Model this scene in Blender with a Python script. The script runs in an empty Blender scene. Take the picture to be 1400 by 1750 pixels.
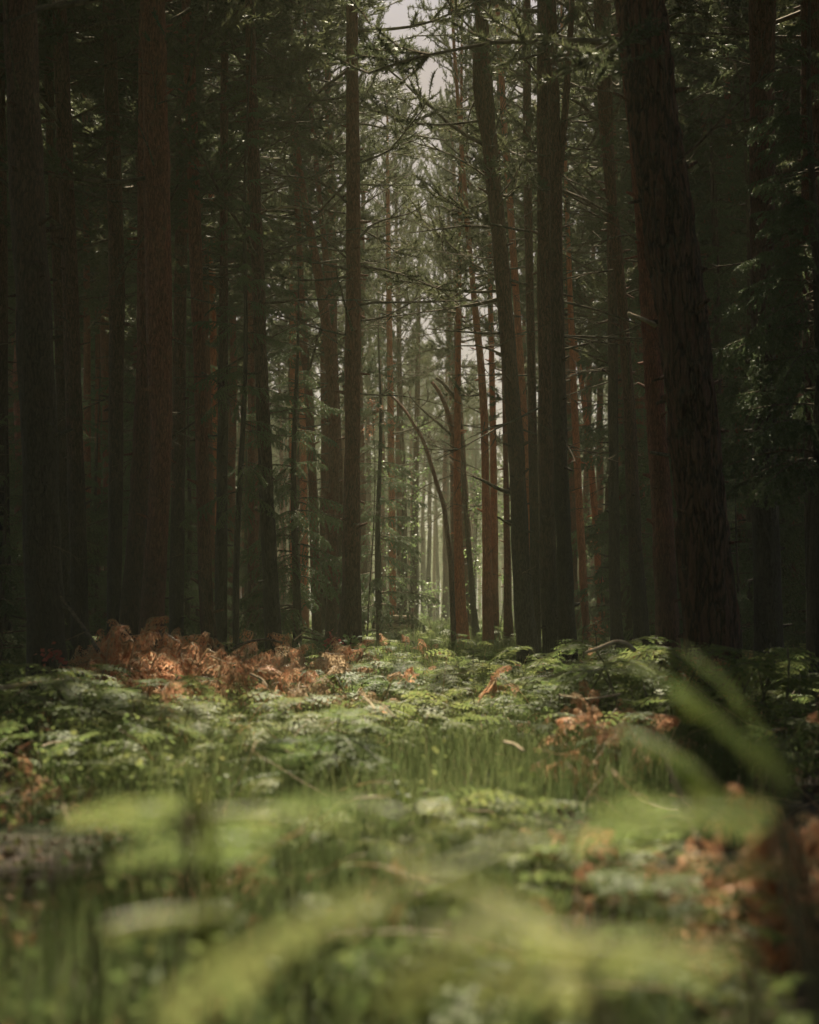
import bpy, math, random
import numpy as np
from mathutils import Matrix, Vector

# ------------------------------------------------------------------ camera, world, sun, exposure
S = bpy.context.scene
F_PX = 2916.0                                   # focal length in pixels of the 1400x1750 photograph
CAM_H = 0.85
PITCH = math.atan((1045 - 875) / F_PX)
cam_d = bpy.data.cameras.new('camera')
cam = bpy.data.objects.new('camera', cam_d)
S.collection.objects.link(cam)
cam.location = (0, 0, CAM_H)
cam.rotation_euler = (math.pi / 2 + PITCH, 0, 0)
cam_d.sensor_fit = 'VERTICAL'
cam_d.sensor_height = 30.0
cam_d.sensor_width = 24.0
cam_d.lens = 30.0 * F_PX / 1750.0
cam_d.clip_start = 0.05
cam_d.clip_end = 2000
cam_d.dof.use_dof = True
cam_d.dof.focus_distance = 22.0
cam_d.dof.aperture_fstop = 1.8
cam_d.dof.aperture_blades = 9
S.camera = cam

SUN_EL = math.radians(54)
SUN_AZ = math.radians(3)                       # measured from +Y towards +X
world = bpy.data.worlds.new("World")
S.world = world
world.use_nodes = True
wn = world.node_tree
wn.nodes.clear()
w_out = wn.nodes.new('ShaderNodeOutputWorld')
w_bg = wn.nodes.new('ShaderNodeBackground')
w_sky = wn.nodes.new('ShaderNodeTexSky')
w_sky.sky_type = 'NISHITA'
w_sky.sun_disc = False
w_sky.sun_elevation = SUN_EL
w_sky.sun_rotation = SUN_AZ
w_sky.air_density = 1.0
w_sky.dust_density = 3.0
w_sky.ozone_density = 2.0
# thin warm cloud veil, thickest low over the trees
w_tc = wn.nodes.new('ShaderNodeTexCoord')
w_noise = wn.nodes.new('ShaderNodeTexNoise')
w_noise.inputs['Scale'].default_value = 2.2
w_noise.inputs['Detail'].default_value = 6
w_ramp = wn.nodes.new('ShaderNodeMapRange')
w_ramp.inputs['From Min'].default_value = 0.35
w_ramp.inputs['From Max'].default_value = 0.65
w_sep = wn.nodes.new('ShaderNodeSeparateXYZ')
w_el = wn.nodes.new('ShaderNodeMapRange')
w_el.inputs['From Min'].default_value = 0.30
w_el.inputs['From Max'].default_value = 0.60
w_el.inputs['To Min'].default_value = 0.95
w_el.inputs['To Max'].default_value = 0.0
w_max = wn.nodes.new('ShaderNodeMath'); w_max.operation = 'MULTIPLY_ADD'
w_max.inputs[1].default_value = 0.10
w_max.use_clamp = True
w_mix = wn.nodes.new('ShaderNodeMix'); w_mix.data_type = 'RGBA'
w_mix.inputs[7].default_value = (3.6, 3.1, 2.9, 1)
wn.links.new(w_tc.outputs['Generated'], w_noise.inputs['Vector'])
wn.links.new(w_tc.outputs['Generated'], w_sep.inputs[0])
wn.links.new(w_sep.outputs['Z'], w_el.inputs['Value'])
wn.links.new(w_noise.outputs[0], w_ramp.inputs['Value'])
wn.links.new(w_ramp.outputs[0], w_max.inputs[0])
wn.links.new(w_el.outputs[0], w_max.inputs[2])
w_fr = wn.nodes.new('ShaderNodeMapRange')       # the veil lies on the sun's side of the sky
w_fr.interpolation_type = 'SMOOTHSTEP'
w_fr.inputs['From Min'].default_value = 0.0
w_fr.inputs['From Max'].default_value = 0.9
w_fr.inputs['To Min'].default_value = 0.04
w_mul = wn.nodes.new('ShaderNodeMath'); w_mul.operation = 'MULTIPLY'
wn.links.new(w_sep.outputs['Y'], w_fr.inputs['Value'])
wn.links.new(w_max.outputs[0], w_mul.inputs[0])
wn.links.new(w_fr.outputs[0], w_mul.inputs[1])
wn.links.new(w_mul.outputs[0], w_mix.inputs[0])
wn.links.new(w_sky.outputs[0], w_mix.inputs[6])
wn.links.new(w_mix.outputs[2], w_bg.inputs[0])
w_bg.inputs[1].default_value = 0.05
wn.links.new(w_bg.outputs[0], w_out.inputs[0])

sun_d = bpy.data.lights.new('sun', 'SUN')
sun_d.energy = 5.0
sun_d.angle = math.radians(0.5)
sun_d.color = (1.0, 0.89, 0.66)
sun = bpy.data.objects.new('sun', sun_d)
S.collection.objects.link(sun)
sdir = Vector((math.sin(SUN_AZ) * math.cos(SUN_EL), math.cos(SUN_AZ) * math.cos(SUN_EL), math.sin(SUN_EL)))
sun.rotation_euler = sdir.to_track_quat('Z', 'Y').to_euler()
sun.location = sdir * 60

S.view_settings.view_transform = 'Standard'
S.view_settings.look = 'None'
S.view_settings.exposure = 1.55
S.view_settings.gamma = 1.0

S.render.engine = 'CYCLES'
cy = S.cycles
cy.max_bounces = 5
cy.diffuse_bounces = 3
cy.glossy_bounces = 2
cy.transmission_bounces = 3
cy.volume_bounces = 0
cy.transparent_max_bounces = 8
cy.caustics_reflective = False
cy.caustics_refractive = False
cy.sample_clamp_indirect = 3.0
cy.use_adaptive_sampling = True
cy.adaptive_threshold = 0.02
cy.use_denoising = True
cy.denoiser = 'OPENIMAGEDENOISE'
cy.denoising_input_passes = 'RGB_ALBEDO_NORMAL'

HAZE_DENSITY = 0.0012
GROUND_R = 450.0

# ------------------------------------------------------------------ helpers
rng = np.random.default_rng(7)
rnd = random.Random(11)
COL = S.collection


def ray(px, py):
    c, s = math.cos(PITCH), math.sin(PITCH)
    u = (875 - py) / F_PX
    return np.array([(px - 700) / F_PX, c - s * u, s + c * u])


def at(px, py, d):
    """point of the place on the photo ray (px, py) that stands d metres ahead"""
    r = ray(px, py)
    return np.array([0, 0, CAM_H]) + r * (d / r[1])


def vnoise(p, seed=0):
    """value noise on an (n,3) array"""
    p = np.asarray(p, float)
    i = np.floor(p).astype(np.int64)
    f = p - i
    f = f * f * (3 - 2 * f)

    def h(a):
        n = (a[:, 0] * 374761393 + a[:, 1] * 668265263 + a[:, 2] * 1274126177 + seed * 974711) & 0x7fffffff
        n = (n ^ (n >> 13)) * 1274126177 & 0x7fffffff
        return ((n ^ (n >> 16)) & 0xffff) / 65535.0
    out = np.zeros(len(p))
    for dx in (0, 1):
        for dy in (0, 1):
            for dz in (0, 1):
                w = (f[:, 0] if dx else 1 - f[:, 0]) * (f[:, 1] if dy else 1 - f[:, 1]) * (f[:, 2] if dz else 1 - f[:, 2])
                out += w * h(i + np.array([dx, dy, dz]))
    return out


def ground_z(x, y):
    x = np.atleast_1d(np.asarray(x, float)); y = np.atleast_1d(np.asarray(y, float))
    p = np.stack([x * .35, y * .35, np.zeros_like(x)], 1)
    q = np.stack([x * 1.3, y * 1.3, np.zeros_like(x) + 5], 1)
    return (vnoise(p, 3) - .5) * .16 + (vnoise(q, 4) - .5) * .06


class Geo:
    """triangles with material numbers"""
    def __init__(s):
        s.v = []; s.t = []; s.m = []; s.n = 0

    def add(s, v, t, m=0):
        v = np.asarray(v, np.float32).reshape(-1, 3); t = np.asarray(t, np.int64).reshape(-1, 3)
        s.v.append(v); s.t.append(t + s.n)
        s.m.append(np.full(len(t), m, np.int32) if np.isscalar(m) else np.asarray(m, np.int32))
        s.n += len(v)

    def arrays(s):
        return np.concatenate(s.v), np.concatenate(s.t), np.concatenate(s.m)

    def scatter(s, arr, mats):
        """copies of (v,t,m) placed by an (n,4,4) stack of matrices, as one sheet of stuff"""
        v, t, m = arr
        n = len(mats)
        if n == 0: return
        h = np.concatenate([v, np.ones((len(v), 1))], 1)
        w = np.einsum('nij,kj->nki', mats, h)[:, :, :3].reshape(-1, 3)
        tt = (t[None] + (np.arange(n) * len(v))[:, None, None]).reshape(-1, 3)
        s.add(w, tt, np.tile(m, n))

    def mesh(s, name, mats, smooth=False):
        v, t, m = s.arrays()
        me = bpy.data.meshes.new(name)
        me.vertices.add(len(v)); me.vertices.foreach_set('co', v.astype(np.float32).ravel())
        me.loops.add(len(t) * 3); me.loops.foreach_set('vertex_index', t.astype(np.int32).ravel())
        me.polygons.add(len(t))
        me.polygons.foreach_set('loop_start', np.arange(0, len(t) * 3, 3, dtype=np.int32))
        me.polygons.foreach_set('loop_total', np.full(len(t), 3, np.int32))
        me.polygons.foreach_set('material_index', m.astype(np.int32))
        if smooth: me.polygons.foreach_set('use_smooth', np.ones(len(t), bool))
        for x in mats: me.materials.append(x)
        me.update(calc_edges=True)
        return me


def obj(name, me, parent=None, loc=None):
    o = bpy.data.objects.new(name, me)
    COL.objects.link(o)
    if parent is not None: o.parent = parent
    if loc is not None: o.location = loc
    return o


def empty(name, loc):
    o = bpy.data.objects.new(name, None)
    COL.objects.link(o)
    o.location = loc
    o.empty_display_size = .2
    return o


def tag(o, label=None, cat=None, group=None, kind=None):
    if label: o['label'] = label
    if cat: o['category'] = cat
    if group: o['group'] = group
    if kind: o['kind'] = kind
    return o


def copy_tree(o, parent=None):
    c = o.copy(); COL.objects.link(c); c.parent = parent
    for ch in KIDS.get(o.name, []):
        copy_tree(ch, c)
    return c


KIDS = {}


def tube(g, pts, rad, seg=6, mat=0, cap=True, noise=0, seed=0, ridge=0):
    """tapering tube along points"""
    P = np.asarray(pts, float); R = np.asarray(rad, float)
    n = len(P)
    T = np.gradient(P, axis=0)
    T /= np.linalg.norm(T, axis=1)[:, None] + 1e-9
    ref = np.array([0, 0, 1.0]) if abs(T[0][2]) < .9 else np.array([1.0, 0, 0])
    A = np.cross(T, ref); A /= np.linalg.norm(A, axis=1)[:, None] + 1e-9
    B = np.cross(T, A)
    a = np.linspace(0, 2 * math.pi, seg, endpoint=False)
    ring = A[:, None] * np.cos(a)[None, :, None] + B[:, None] * np.sin(a)[None, :, None]
    rr = R[:, None, None]
    V = P[:, None] + ring * rr
    if noise:
        q = V.reshape(-1, 3)
        d = (vnoise(q * np.array([9, 9, 2.2]), seed) - .5) * noise * 1.2 + (vnoise(q * np.array([30, 30, 5]), seed + 1) - .5) * noise * .7
        if ridge:
            wq = q + (vnoise(q * 5, seed + 3)[:, None] - .5) * .10
            r1 = np.abs(vnoise(wq * np.array([17, 17, 2.6]), seed + 4) - .5) * 2
            r2 = np.abs(vnoise(wq * np.array([34, 34, 7.0]), seed + 6) - .5) * 2
            d = d + (np.minimum(r1 * 2.6, 1) - 1) * ridge + (np.minimum(r2 * 2.6, 1) - 1) * ridge * .45
        V = (q + ring.reshape(-1, 3) * (d * np.repeat(R, seg))[:, None]).reshape(n, seg, 3)
    V = V.reshape(-1, 3)
    i = np.arange(n - 1)[:, None] * seg; j = np.arange(seg)[None]; k = (j + 1) % seg
    q0 = (i + j).ravel(); q1 = (i + k).ravel(); q2 = (i + seg + k).ravel(); q3 = (i + seg + j).ravel()
    t = np.concatenate([np.stack([q0, q2, q1], 1), np.stack([q0, q3, q2], 1)])
    if cap:
        V = np.concatenate([V, P[-1:]])
        e = len(V) - 1; b = (n - 1) * seg
        t = np.concatenate([t, np.array([[b + x, e, b + (x + 1) % seg] for x in range(seg)])])
    g.add(V, t, mat)


def mats4(pos, rotz, tilt, scale, tiltaz=None):
    """stack of matrices: position, spin, tilt, uniform scale"""
    n = len(pos)
    pos = np.asarray(pos, float)
    M = np.zeros((n, 4, 4)); M[:, 3, 3] = 1
    cz, sz = np.cos(rotz), np.sin(rotz)
    Rz = np.zeros((n, 3, 3)); Rz[:, 0, 0] = cz; Rz[:, 0, 1] = -sz; Rz[:, 1, 0] = sz; Rz[:, 1, 1] = cz; Rz[:, 2, 2] = 1
    ct, st = np.cos(tilt), np.sin(tilt)
    Rx = np.zeros((n, 3, 3)); Rx[:, 0, 0] = 1; Rx[:, 1, 1] = ct; Rx[:, 1, 2] = -st; Rx[:, 2, 1] = st; Rx[:, 2, 2] = ct
    R = np.einsum('nij,njk->nik', Rz, Rx)
    if tiltaz is not None:
        cz, sz = np.cos(tiltaz), np.sin(tiltaz)
        R2 = np.zeros((n, 3, 3)); R2[:, 0, 0] = cz; R2[:, 0, 1] = -sz; R2[:, 1, 0] = sz; R2[:, 1, 1] = cz; R2[:, 2, 2] = 1
        R = np.einsum('nij,njk->nik', R, R2)
    M[:, :3, :3] = R * np.asarray(scale).reshape(-1, 1, 1)
    M[:, :3, 3] = pos
    return M


def frame_mats(pos, direction, scale):
    """matrices whose Y axis follows direction"""
    d = np.asarray(direction, float); d = d / (np.linalg.norm(d, axis=1)[:, None] + 1e-9)
    ref = rng.normal(size=d.shape)
    x = np.cross(d, ref); x /= np.linalg.norm(x, axis=1)[:, None] + 1e-9
    z = np.cross(x, d)
    M = np.zeros((len(d), 4, 4)); M[:, 3, 3] = 1
    sc = np.asarray(scale).reshape(-1, 1)
    M[:, :3, 0] = x * sc; M[:, :3, 1] = d * sc; M[:, :3, 2] = z * sc; M[:, :3, 3] = pos
    return M


# ------------------------------------------------------------------ materials
def nodes(name):
    m = bpy.data.materials.new(name); m.use_nodes = True
    nt = m.node_tree; nt.nodes.clear()
    out = nt.nodes.new('ShaderNodeOutputMaterial')
    return m, nt, out


def leaf_mat(name, cols, translucent=.45, rough=.5, spec=.4, tcol=None, noise_scale=1.5):
    """leaf with its own hue per leaf and a patchy drift of hue over the plant"""
    m, nt, out = nodes(name)
    N = nt.nodes.new; L = nt.links.new
    geo = N('ShaderNodeNewGeometry')
    ramp = N('ShaderNodeValToRGB'); e = ramp.color_ramp.elements
    e[0].position = 0; e[0].color = (*cols[0], 1); e[1].position = 1; e[1].color = (*cols[-1], 1)
    for i, c in enumerate(cols[1:-1]):
        x = e.new((i + 1) / (len(cols) - 1)); x.color = (*c, 1)
    nz = N('ShaderNodeTexNoise'); nz.inputs['Scale'].default_value = noise_scale; nz.inputs['Detail'].default_value = 3
    L(geo.outputs['Position'], nz.inputs['Vector'])
    mx = N('ShaderNodeMath'); mx.operation = 'MULTIPLY_ADD'; mx.inputs[1].default_value = 1.6; mx.inputs[2].default_value = -.55
    L(nz.outputs[0], mx.inputs[0])
    md = N('ShaderNodeMath'); md.operation = 'MULTIPLY_ADD'; md.inputs[1].default_value = .45
    L(geo.outputs['Random Per Island'], md.inputs[0]); L(mx.outputs[0], md.inputs[2]); md.use_clamp = True
    L(md.outputs[0], ramp.inputs[0])
    p = N('ShaderNodeBsdfPrincipled'); p.inputs['Roughness'].default_value = rough
    p.inputs['Specular IOR Level'].default_value = spec
    L(ramp.outputs[0], p.inputs['Base Color'])
    tr = N('ShaderNodeBsdfTranslucent')
    hs = N('ShaderNodeHueSaturation'); hs.inputs['Value'].default_value = 1.4; hs.inputs['Saturation'].default_value = .76
    L(ramp.outputs[0], hs.inputs['Color']); L(hs.outputs[0], tr.inputs[0])
    mix = N('ShaderNodeMixShader'); mix.inputs[0].default_value = translucent
    L(p.outputs[0], mix.inputs[1]); L(tr.outputs[0], mix.inputs[2]); L(mix.outputs[0], out.inputs[0])
    return m


def bark_mat(name, low, high, zlo=1.5, zhi=6.0, scale=1.0, bump=.6, zs=.15, vs=27, fmin=.6):
    """plated bark: dark fissures, grey crust near the ground, redder flaking skin higher up"""
    m, nt, out = nodes(name)
    N = nt.nodes.new; L = nt.links.new
    tc = N('ShaderNodeTexCoord')
    mp = N('ShaderNodeMapping'); mp.inputs['Scale'].default_value = (scale, scale, scale * zs)
    L(tc.outputs['Object'], mp.inputs[0])
    warp = N('ShaderNodeTexNoise'); warp.inputs['Scale'].default_value = 9; warp.inputs['Detail'].default_value = 4
    L(mp.outputs[0], warp.inputs['Vector'])
    wm = N('ShaderNodeMix'); wm.data_type = 'RGBA'; wm.blend_type = 'ADD'; wm.inputs[0].default_value = .38
    L(mp.outputs[0], wm.inputs[6]); L(warp.outputs[1], wm.inputs[7])
    vor = N('ShaderNodeTexVoronoi'); vor.feature = 'DISTANCE_TO_EDGE'; vor.inputs['Scale'].default_value = vs
    L(wm.outputs[2], vor.inputs['Vector'])
    fis = N('ShaderNodeMapRange'); fis.inputs['From Min'].default_value = 0; fis.inputs['From Max'].default_value = .16
    L(vor.outputs['Distance'], fis.inputs['Value'])
    fine = N('ShaderNodeTexNoise'); fine.inputs['Scale'].default_value = 60; fine.inputs['Detail'].default_value = 6; fine.inputs['Roughness'].default_value = .65
    L(mp.outputs[0], fine.inputs['Vector'])
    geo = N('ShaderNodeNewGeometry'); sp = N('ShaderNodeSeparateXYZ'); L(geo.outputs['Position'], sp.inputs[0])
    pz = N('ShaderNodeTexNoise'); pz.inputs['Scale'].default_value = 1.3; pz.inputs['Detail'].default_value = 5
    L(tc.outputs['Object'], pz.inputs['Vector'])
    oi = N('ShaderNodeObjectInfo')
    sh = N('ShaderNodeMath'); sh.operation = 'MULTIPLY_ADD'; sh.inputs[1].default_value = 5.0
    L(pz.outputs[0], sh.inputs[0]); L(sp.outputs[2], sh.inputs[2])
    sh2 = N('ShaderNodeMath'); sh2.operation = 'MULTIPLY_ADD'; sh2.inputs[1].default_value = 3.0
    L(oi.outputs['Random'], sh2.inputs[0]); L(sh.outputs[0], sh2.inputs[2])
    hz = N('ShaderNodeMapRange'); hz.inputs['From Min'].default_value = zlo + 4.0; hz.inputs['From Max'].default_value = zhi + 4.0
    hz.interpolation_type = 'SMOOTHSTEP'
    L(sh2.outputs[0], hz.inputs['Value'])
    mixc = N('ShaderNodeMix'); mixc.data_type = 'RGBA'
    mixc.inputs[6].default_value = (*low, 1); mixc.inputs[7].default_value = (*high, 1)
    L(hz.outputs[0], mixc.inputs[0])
    var = N('ShaderNodeMapRange'); var.inputs['From Min'].default_value = .3; var.inputs['From Max'].default_value = .7
    var.inputs['To Min'].default_value = .55; var.inputs['To Max'].default_value = 1.45
    L(fine.outputs[0], var.inputs['Value'])
    f2 = N('ShaderNodeMath'); f2.operation = 'MULTIPLY'
    fb = N('ShaderNodeMapRange'); fb.inputs['To Min'].default_value = fmin; fb.inputs['To Max'].default_value = 1.0
    L(fis.outputs[0], fb.inputs['Value']); L(var.outputs[0], f2.inputs[0]); L(fb.outputs[0], f2.inputs[1])
    sc = N('ShaderNodeVectorMath'); sc.operation = 'SCALE'
    L(mixc.outputs[2], sc.inputs[0]); L(f2.outputs[0], sc.inputs['Scale'])
    # lichen and algae patches
    ln = N('ShaderNodeTexNoise'); ln.inputs['Scale'].default_value = 5; ln.inputs['Detail'].default_value = 7; ln.inputs['Roughness'].default_value = .7
    L(tc.outputs['Object'], ln.inputs['Vector'])
    lr = N('ShaderNodeMapRange'); lr.inputs['From Min'].default_value = .58; lr.inputs['From Max'].default_value = .75; lr.inputs['To Max'].default_value = .5
    L(ln.outputs[0], lr.inputs['Value'])
    lm = N('ShaderNodeMix'); lm.data_type = 'RGBA'; lm.inputs[7].default_value = (.07, .085, .05, 1)
    L(lr.outputs[0], lm.inputs[0]); L(sc.outputs[0], lm.inputs[6])
    p = N('ShaderNodeBsdfPrincipled'); p.inputs['Roughness'].default_value = .8; p.inputs['Specular IOR Level'].default_value = .2
    L(lm.outputs[2], p.inputs['Base Color'])
    hgt = N('ShaderNodeMath'); hgt.operation = 'MULTIPLY_ADD'; hgt.inputs[1].default_value = .35
    L(fine.outputs[0], hgt.inputs[0]); L(fis.outputs[0], hgt.inputs[2])
    b = N('ShaderNodeBump'); b.inputs['Strength'].default_value = bump; b.inputs['Distance'].default_value = .02
    L(hgt.outputs[0], b.inputs['Height']); L(b.outputs[0], p.inputs['Normal'])
    L(p.outputs[0], out.inputs[0])
    return m


def wood_mat(name, c1, c2, scale=30):
    m, nt, out = nodes(name)
    N = nt.nodes.new; L = nt.links.new
    tc = N('ShaderNodeTexCoord'); nz = N('ShaderNodeTexNoise'); nz.inputs['Scale'].default_value = scale; nz.inputs['Detail'].default_value = 5
    L(tc.outputs['Object'], nz.inputs['Vector'])
    mr = N('ShaderNodeMapRange'); mr.inputs['From Min'].default_value = .35; mr.inputs['From Max'].default_value = .65
    L(nz.outputs[0], mr.inputs['Value'])
    mx = N('ShaderNodeMix'); mx.data_type = 'RGBA'; mx.inputs[6].default_value = (*c1, 1); mx.inputs[7].default_value = (*c2, 1)
    L(mr.outputs[0], mx.inputs[0])
    p = N('ShaderNodeBsdfPrincipled'); p.inputs['Roughness'].default_value = .9; p.inputs['Specular IOR Level'].default_value = .1
    L(mx.outputs[2], p.inputs['Base Color'])
    b = N('ShaderNodeBump'); b.inputs['Strength'].default_value = .4; b.inputs['Distance'].default_value = .01
    L(nz.outputs[0], b.inputs['Height']); L(b.outputs[0], p.inputs['Normal'])
    L(p.outputs[0], out.inputs[0])
    return m


M_BARK = bark_mat('pine_bark', (.045, .036, .031), (.15, .068, .045), zs=.22, vs=22, fmin=.4)
M_BARKR = bark_mat('red_pine_bark', (.065, .040, .032), (.25, .085, .052), zlo=-1.0, zhi=5.0, zs=.22, vs=24, fmin=.45)
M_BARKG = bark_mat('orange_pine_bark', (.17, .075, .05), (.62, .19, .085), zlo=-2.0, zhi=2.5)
M_BARKO = bark_mat('old_pine_bark', (.11, .052, .034), (.19, .075, .045), zlo=2, zhi=8, scale=1.0, bump=1.0, zs=.17, vs=10, fmin=.18)
M_SPBARK = bark_mat('spruce_bark', (.07, .055, .042), (.10, .07, .05), scale=1.6)
M_TWIG = wood_mat('dry_twig', (.05, .038, .028), (.15, .115, .08))
M_PALE = wood_mat('pale_dead_wood', (.30, .23, .15), (.55, .44, .30), 18)
M_NEEDLE = leaf_mat('pine_needles', [(.028, .042, .016), (.055, .065, .022), (.10, .10, .03)], .48, .5, .3, noise_scale=.8)
M_SPRUCE = leaf_mat('spruce_needles', [(.035, .060, .020), (.065, .10, .030), (.14, .17, .05)], .35, .5, .35, noise_scale=1.2)
M_FERN = leaf_mat('green_bracken', [(.042, .078, .013), (.085, .135, .018), (.155, .185, .025), (.24, .22, .04)], .55, .5, .12, noise_scale=1.1)
M_STEM = leaf_mat('fern_stem', [(.05, .055, .022), (.12, .09, .035)], .15, .5, .4)
M_RUST = leaf_mat('rust_bracken', [(.10, .04, .02), (.36, .125, .035), (.50, .21, .06), (.42, .30, .15), (.20, .16, .06)], .40, .6, .3, noise_scale=9)
M_STRAW = leaf_mat('straw_bracken', [(.20, .10, .04), (.40, .26, .12), (.52, .38, .22)], .35, .5, .4, noise_scale=4)
M_GRASS = leaf_mat('grass', [(.10, .075, .03), (.038, .062, .012), (.066, .096, .017), (.105, .13, .024), (.18, .165, .055)], .50, .65, .08, noise_scale=.9)
M_LITTER = leaf_mat('litter', [(.03, .018, .010), (.08, .040, .02), (.18, .10, .05), (.06, .03, .015)], .1, .8, .2, noise_scale=4)
M_BRIGHT = leaf_mat('young_leaves', [(.08, .14, .025), (.12, .20, .035), (.19, .25, .05)], .55, .4, .5, noise_scale=1)
M_RED = leaf_mat('red_leaves', [(.22, .02, .015), (.34, .03, .02), (.28, .07, .02)], .4, .5, .4)
M_ORANGE = leaf_mat('orange_leaves', [(.26, .09, .03), (.38, .16, .05)], .4, .5, .4)
M_MOSS = leaf_mat('moss', [(.04, .07, .015), (.09, .13, .03)], .2, .9, .1)

# ground
def ground_mat():
    m, nt, out = nodes('forest_soil')
    N = nt.nodes.new; L = nt.links.new
    geo = N('ShaderNodeNewGeometry')
    n1 = N('ShaderNodeTexNoise'); n1.inputs['Scale'].default_value = .8; n1.inputs['Detail'].default_value = 6
    n2 = N('ShaderNodeTexNoise'); n2.inputs['Scale'].default_value = 22; n2.inputs['Detail'].default_value = 8; n2.inputs['Roughness'].default_value = .7
    L(geo.outputs['Position'], n1.inputs['Vector']); L(geo.outputs['Position'], n2.inputs['Vector'])
    r1 = N('ShaderNodeValToRGB'); e = r1.color_ramp.elements
    e[0].position = .3; e[0].color = (.012, .010, .008, 1); e[1].position = .75; e[1].color = (.085, .05, .028, 1)
    x = e.new(.5); x.color = (.03, .021, .014, 1)
    L(n2.outputs[0], r1.inputs[0])
    mr = N('ShaderNodeMapRange'); mr.inputs['From Min'].default_value = .45; mr.inputs['From Max'].default_value = .6
    L(n1.outputs[0], mr.inputs['Value'])
    mx = N('ShaderNodeMix'); mx.data_type = 'RGBA'; mx.inputs[7].default_value = (.035, .055, .016, 1)
    L(mr.outputs[0], mx.inputs[0]); L(r1.outputs[0], mx.inputs[6])
    p = N('ShaderNodeBsdfPrincipled'); p.inputs['Roughness'].default_value = .9; p.inputs['Specular IOR Level'].default_value = .15
    L(mx.outputs[2], p.inputs['Base Color'])
    b = N('ShaderNodeBump'); b.inputs['Strength'].default_value = .8; b.inputs['Distance'].default_value = .04
    L(n2.outputs[0], b.inputs['Height']); L(b.outputs[0], p.inputs['Normal'])
    L(p.outputs[0], out.inputs[0])
    return m


M_SOIL = ground_mat()

# ------------------------------------------------------------------ ground sheet
def build_ground():
    a = np.concatenate([-np.geomspace(GROUND_R, 8, 24), np.linspace(-7.6, 7.6, 77), np.geomspace(8, GROUND_R, 24)])
    b = np.concatenate([-np.geomspace(GROUND_R, 8, 16), np.linspace(-7.5, 30, 150), np.geomspace(30.4, GROUND_R, 40)])
    X, Y = np.meshgrid(a, b)
    Z = ground_z(X.ravel(), Y.ravel())
    V = np.stack([X.ravel(), Y.ravel(), Z], 1)
    nx, ny = len(a), len(b)
    i = (np.arange(ny - 1)[:, None] * nx + np.arange(nx - 1)[None]).ravel()
    t = np.concatenate([np.stack([i, i + 1, i + nx + 1], 1), np.stack([i, i + nx + 1, i + nx], 1)])
    g = Geo(); g.add(V, t)
    o = obj('ground', g.mesh('ground', [M_SOIL], True))
    tag(o, kind='structure')


build_ground()

# ------------------------------------------------------------------ foliage templates
def tuft(n=18, ln=.080, w=.014, spread=.9, fwd=.6):
    """brush of needles round a twig tip growing along +Y"""
    d = rng.normal(size=(n, 3)); d /= np.linalg.norm(d, axis=1)[:, None]
    d = d * spread + np.array([0, fwd, 0]); d /= np.linalg.norm(d, axis=1)[:, None]
    s = np.cross(d, rng.normal(size=(n, 3))); s /= np.linalg.norm(s, axis=1)[:, None]
    base = np.stack([np.zeros(n), rng.uniform(-.08, .02, n), np.zeros(n)], 1)
    L = rng.uniform(.7, 1.15, n)[:, None] * ln
    v = np.stack([base - s * w / 2, base + s * w / 2, base + d * L], 1).reshape(-1, 3)
    t = np.arange(3 * n).reshape(-1, 3)
    return v, t, np.zeros(n, int)


def curve(p0, d0, length, bend, n=6, wob=.08, r=None):
    """wandering line from p0 along d0; bend = change of slope over its length"""
    r = r or rng
    p = np.array(p0, float); d = np.array(d0, float); d /= np.linalg.norm(d)
    pts = [p.copy()]
    for i in range(n):
        d = d + np.array([0, 0, bend / n]) + r.normal(size=3) * wob
        d /= np.linalg.norm(d)
        p = p + d * length / n
        pts.append(p.copy())
    return np.array(pts)


TUFTS = [tuft() for _ in range(5)]
TUFTS_W = [tuft(11, .13, .034) for _ in range(4)]


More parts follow.
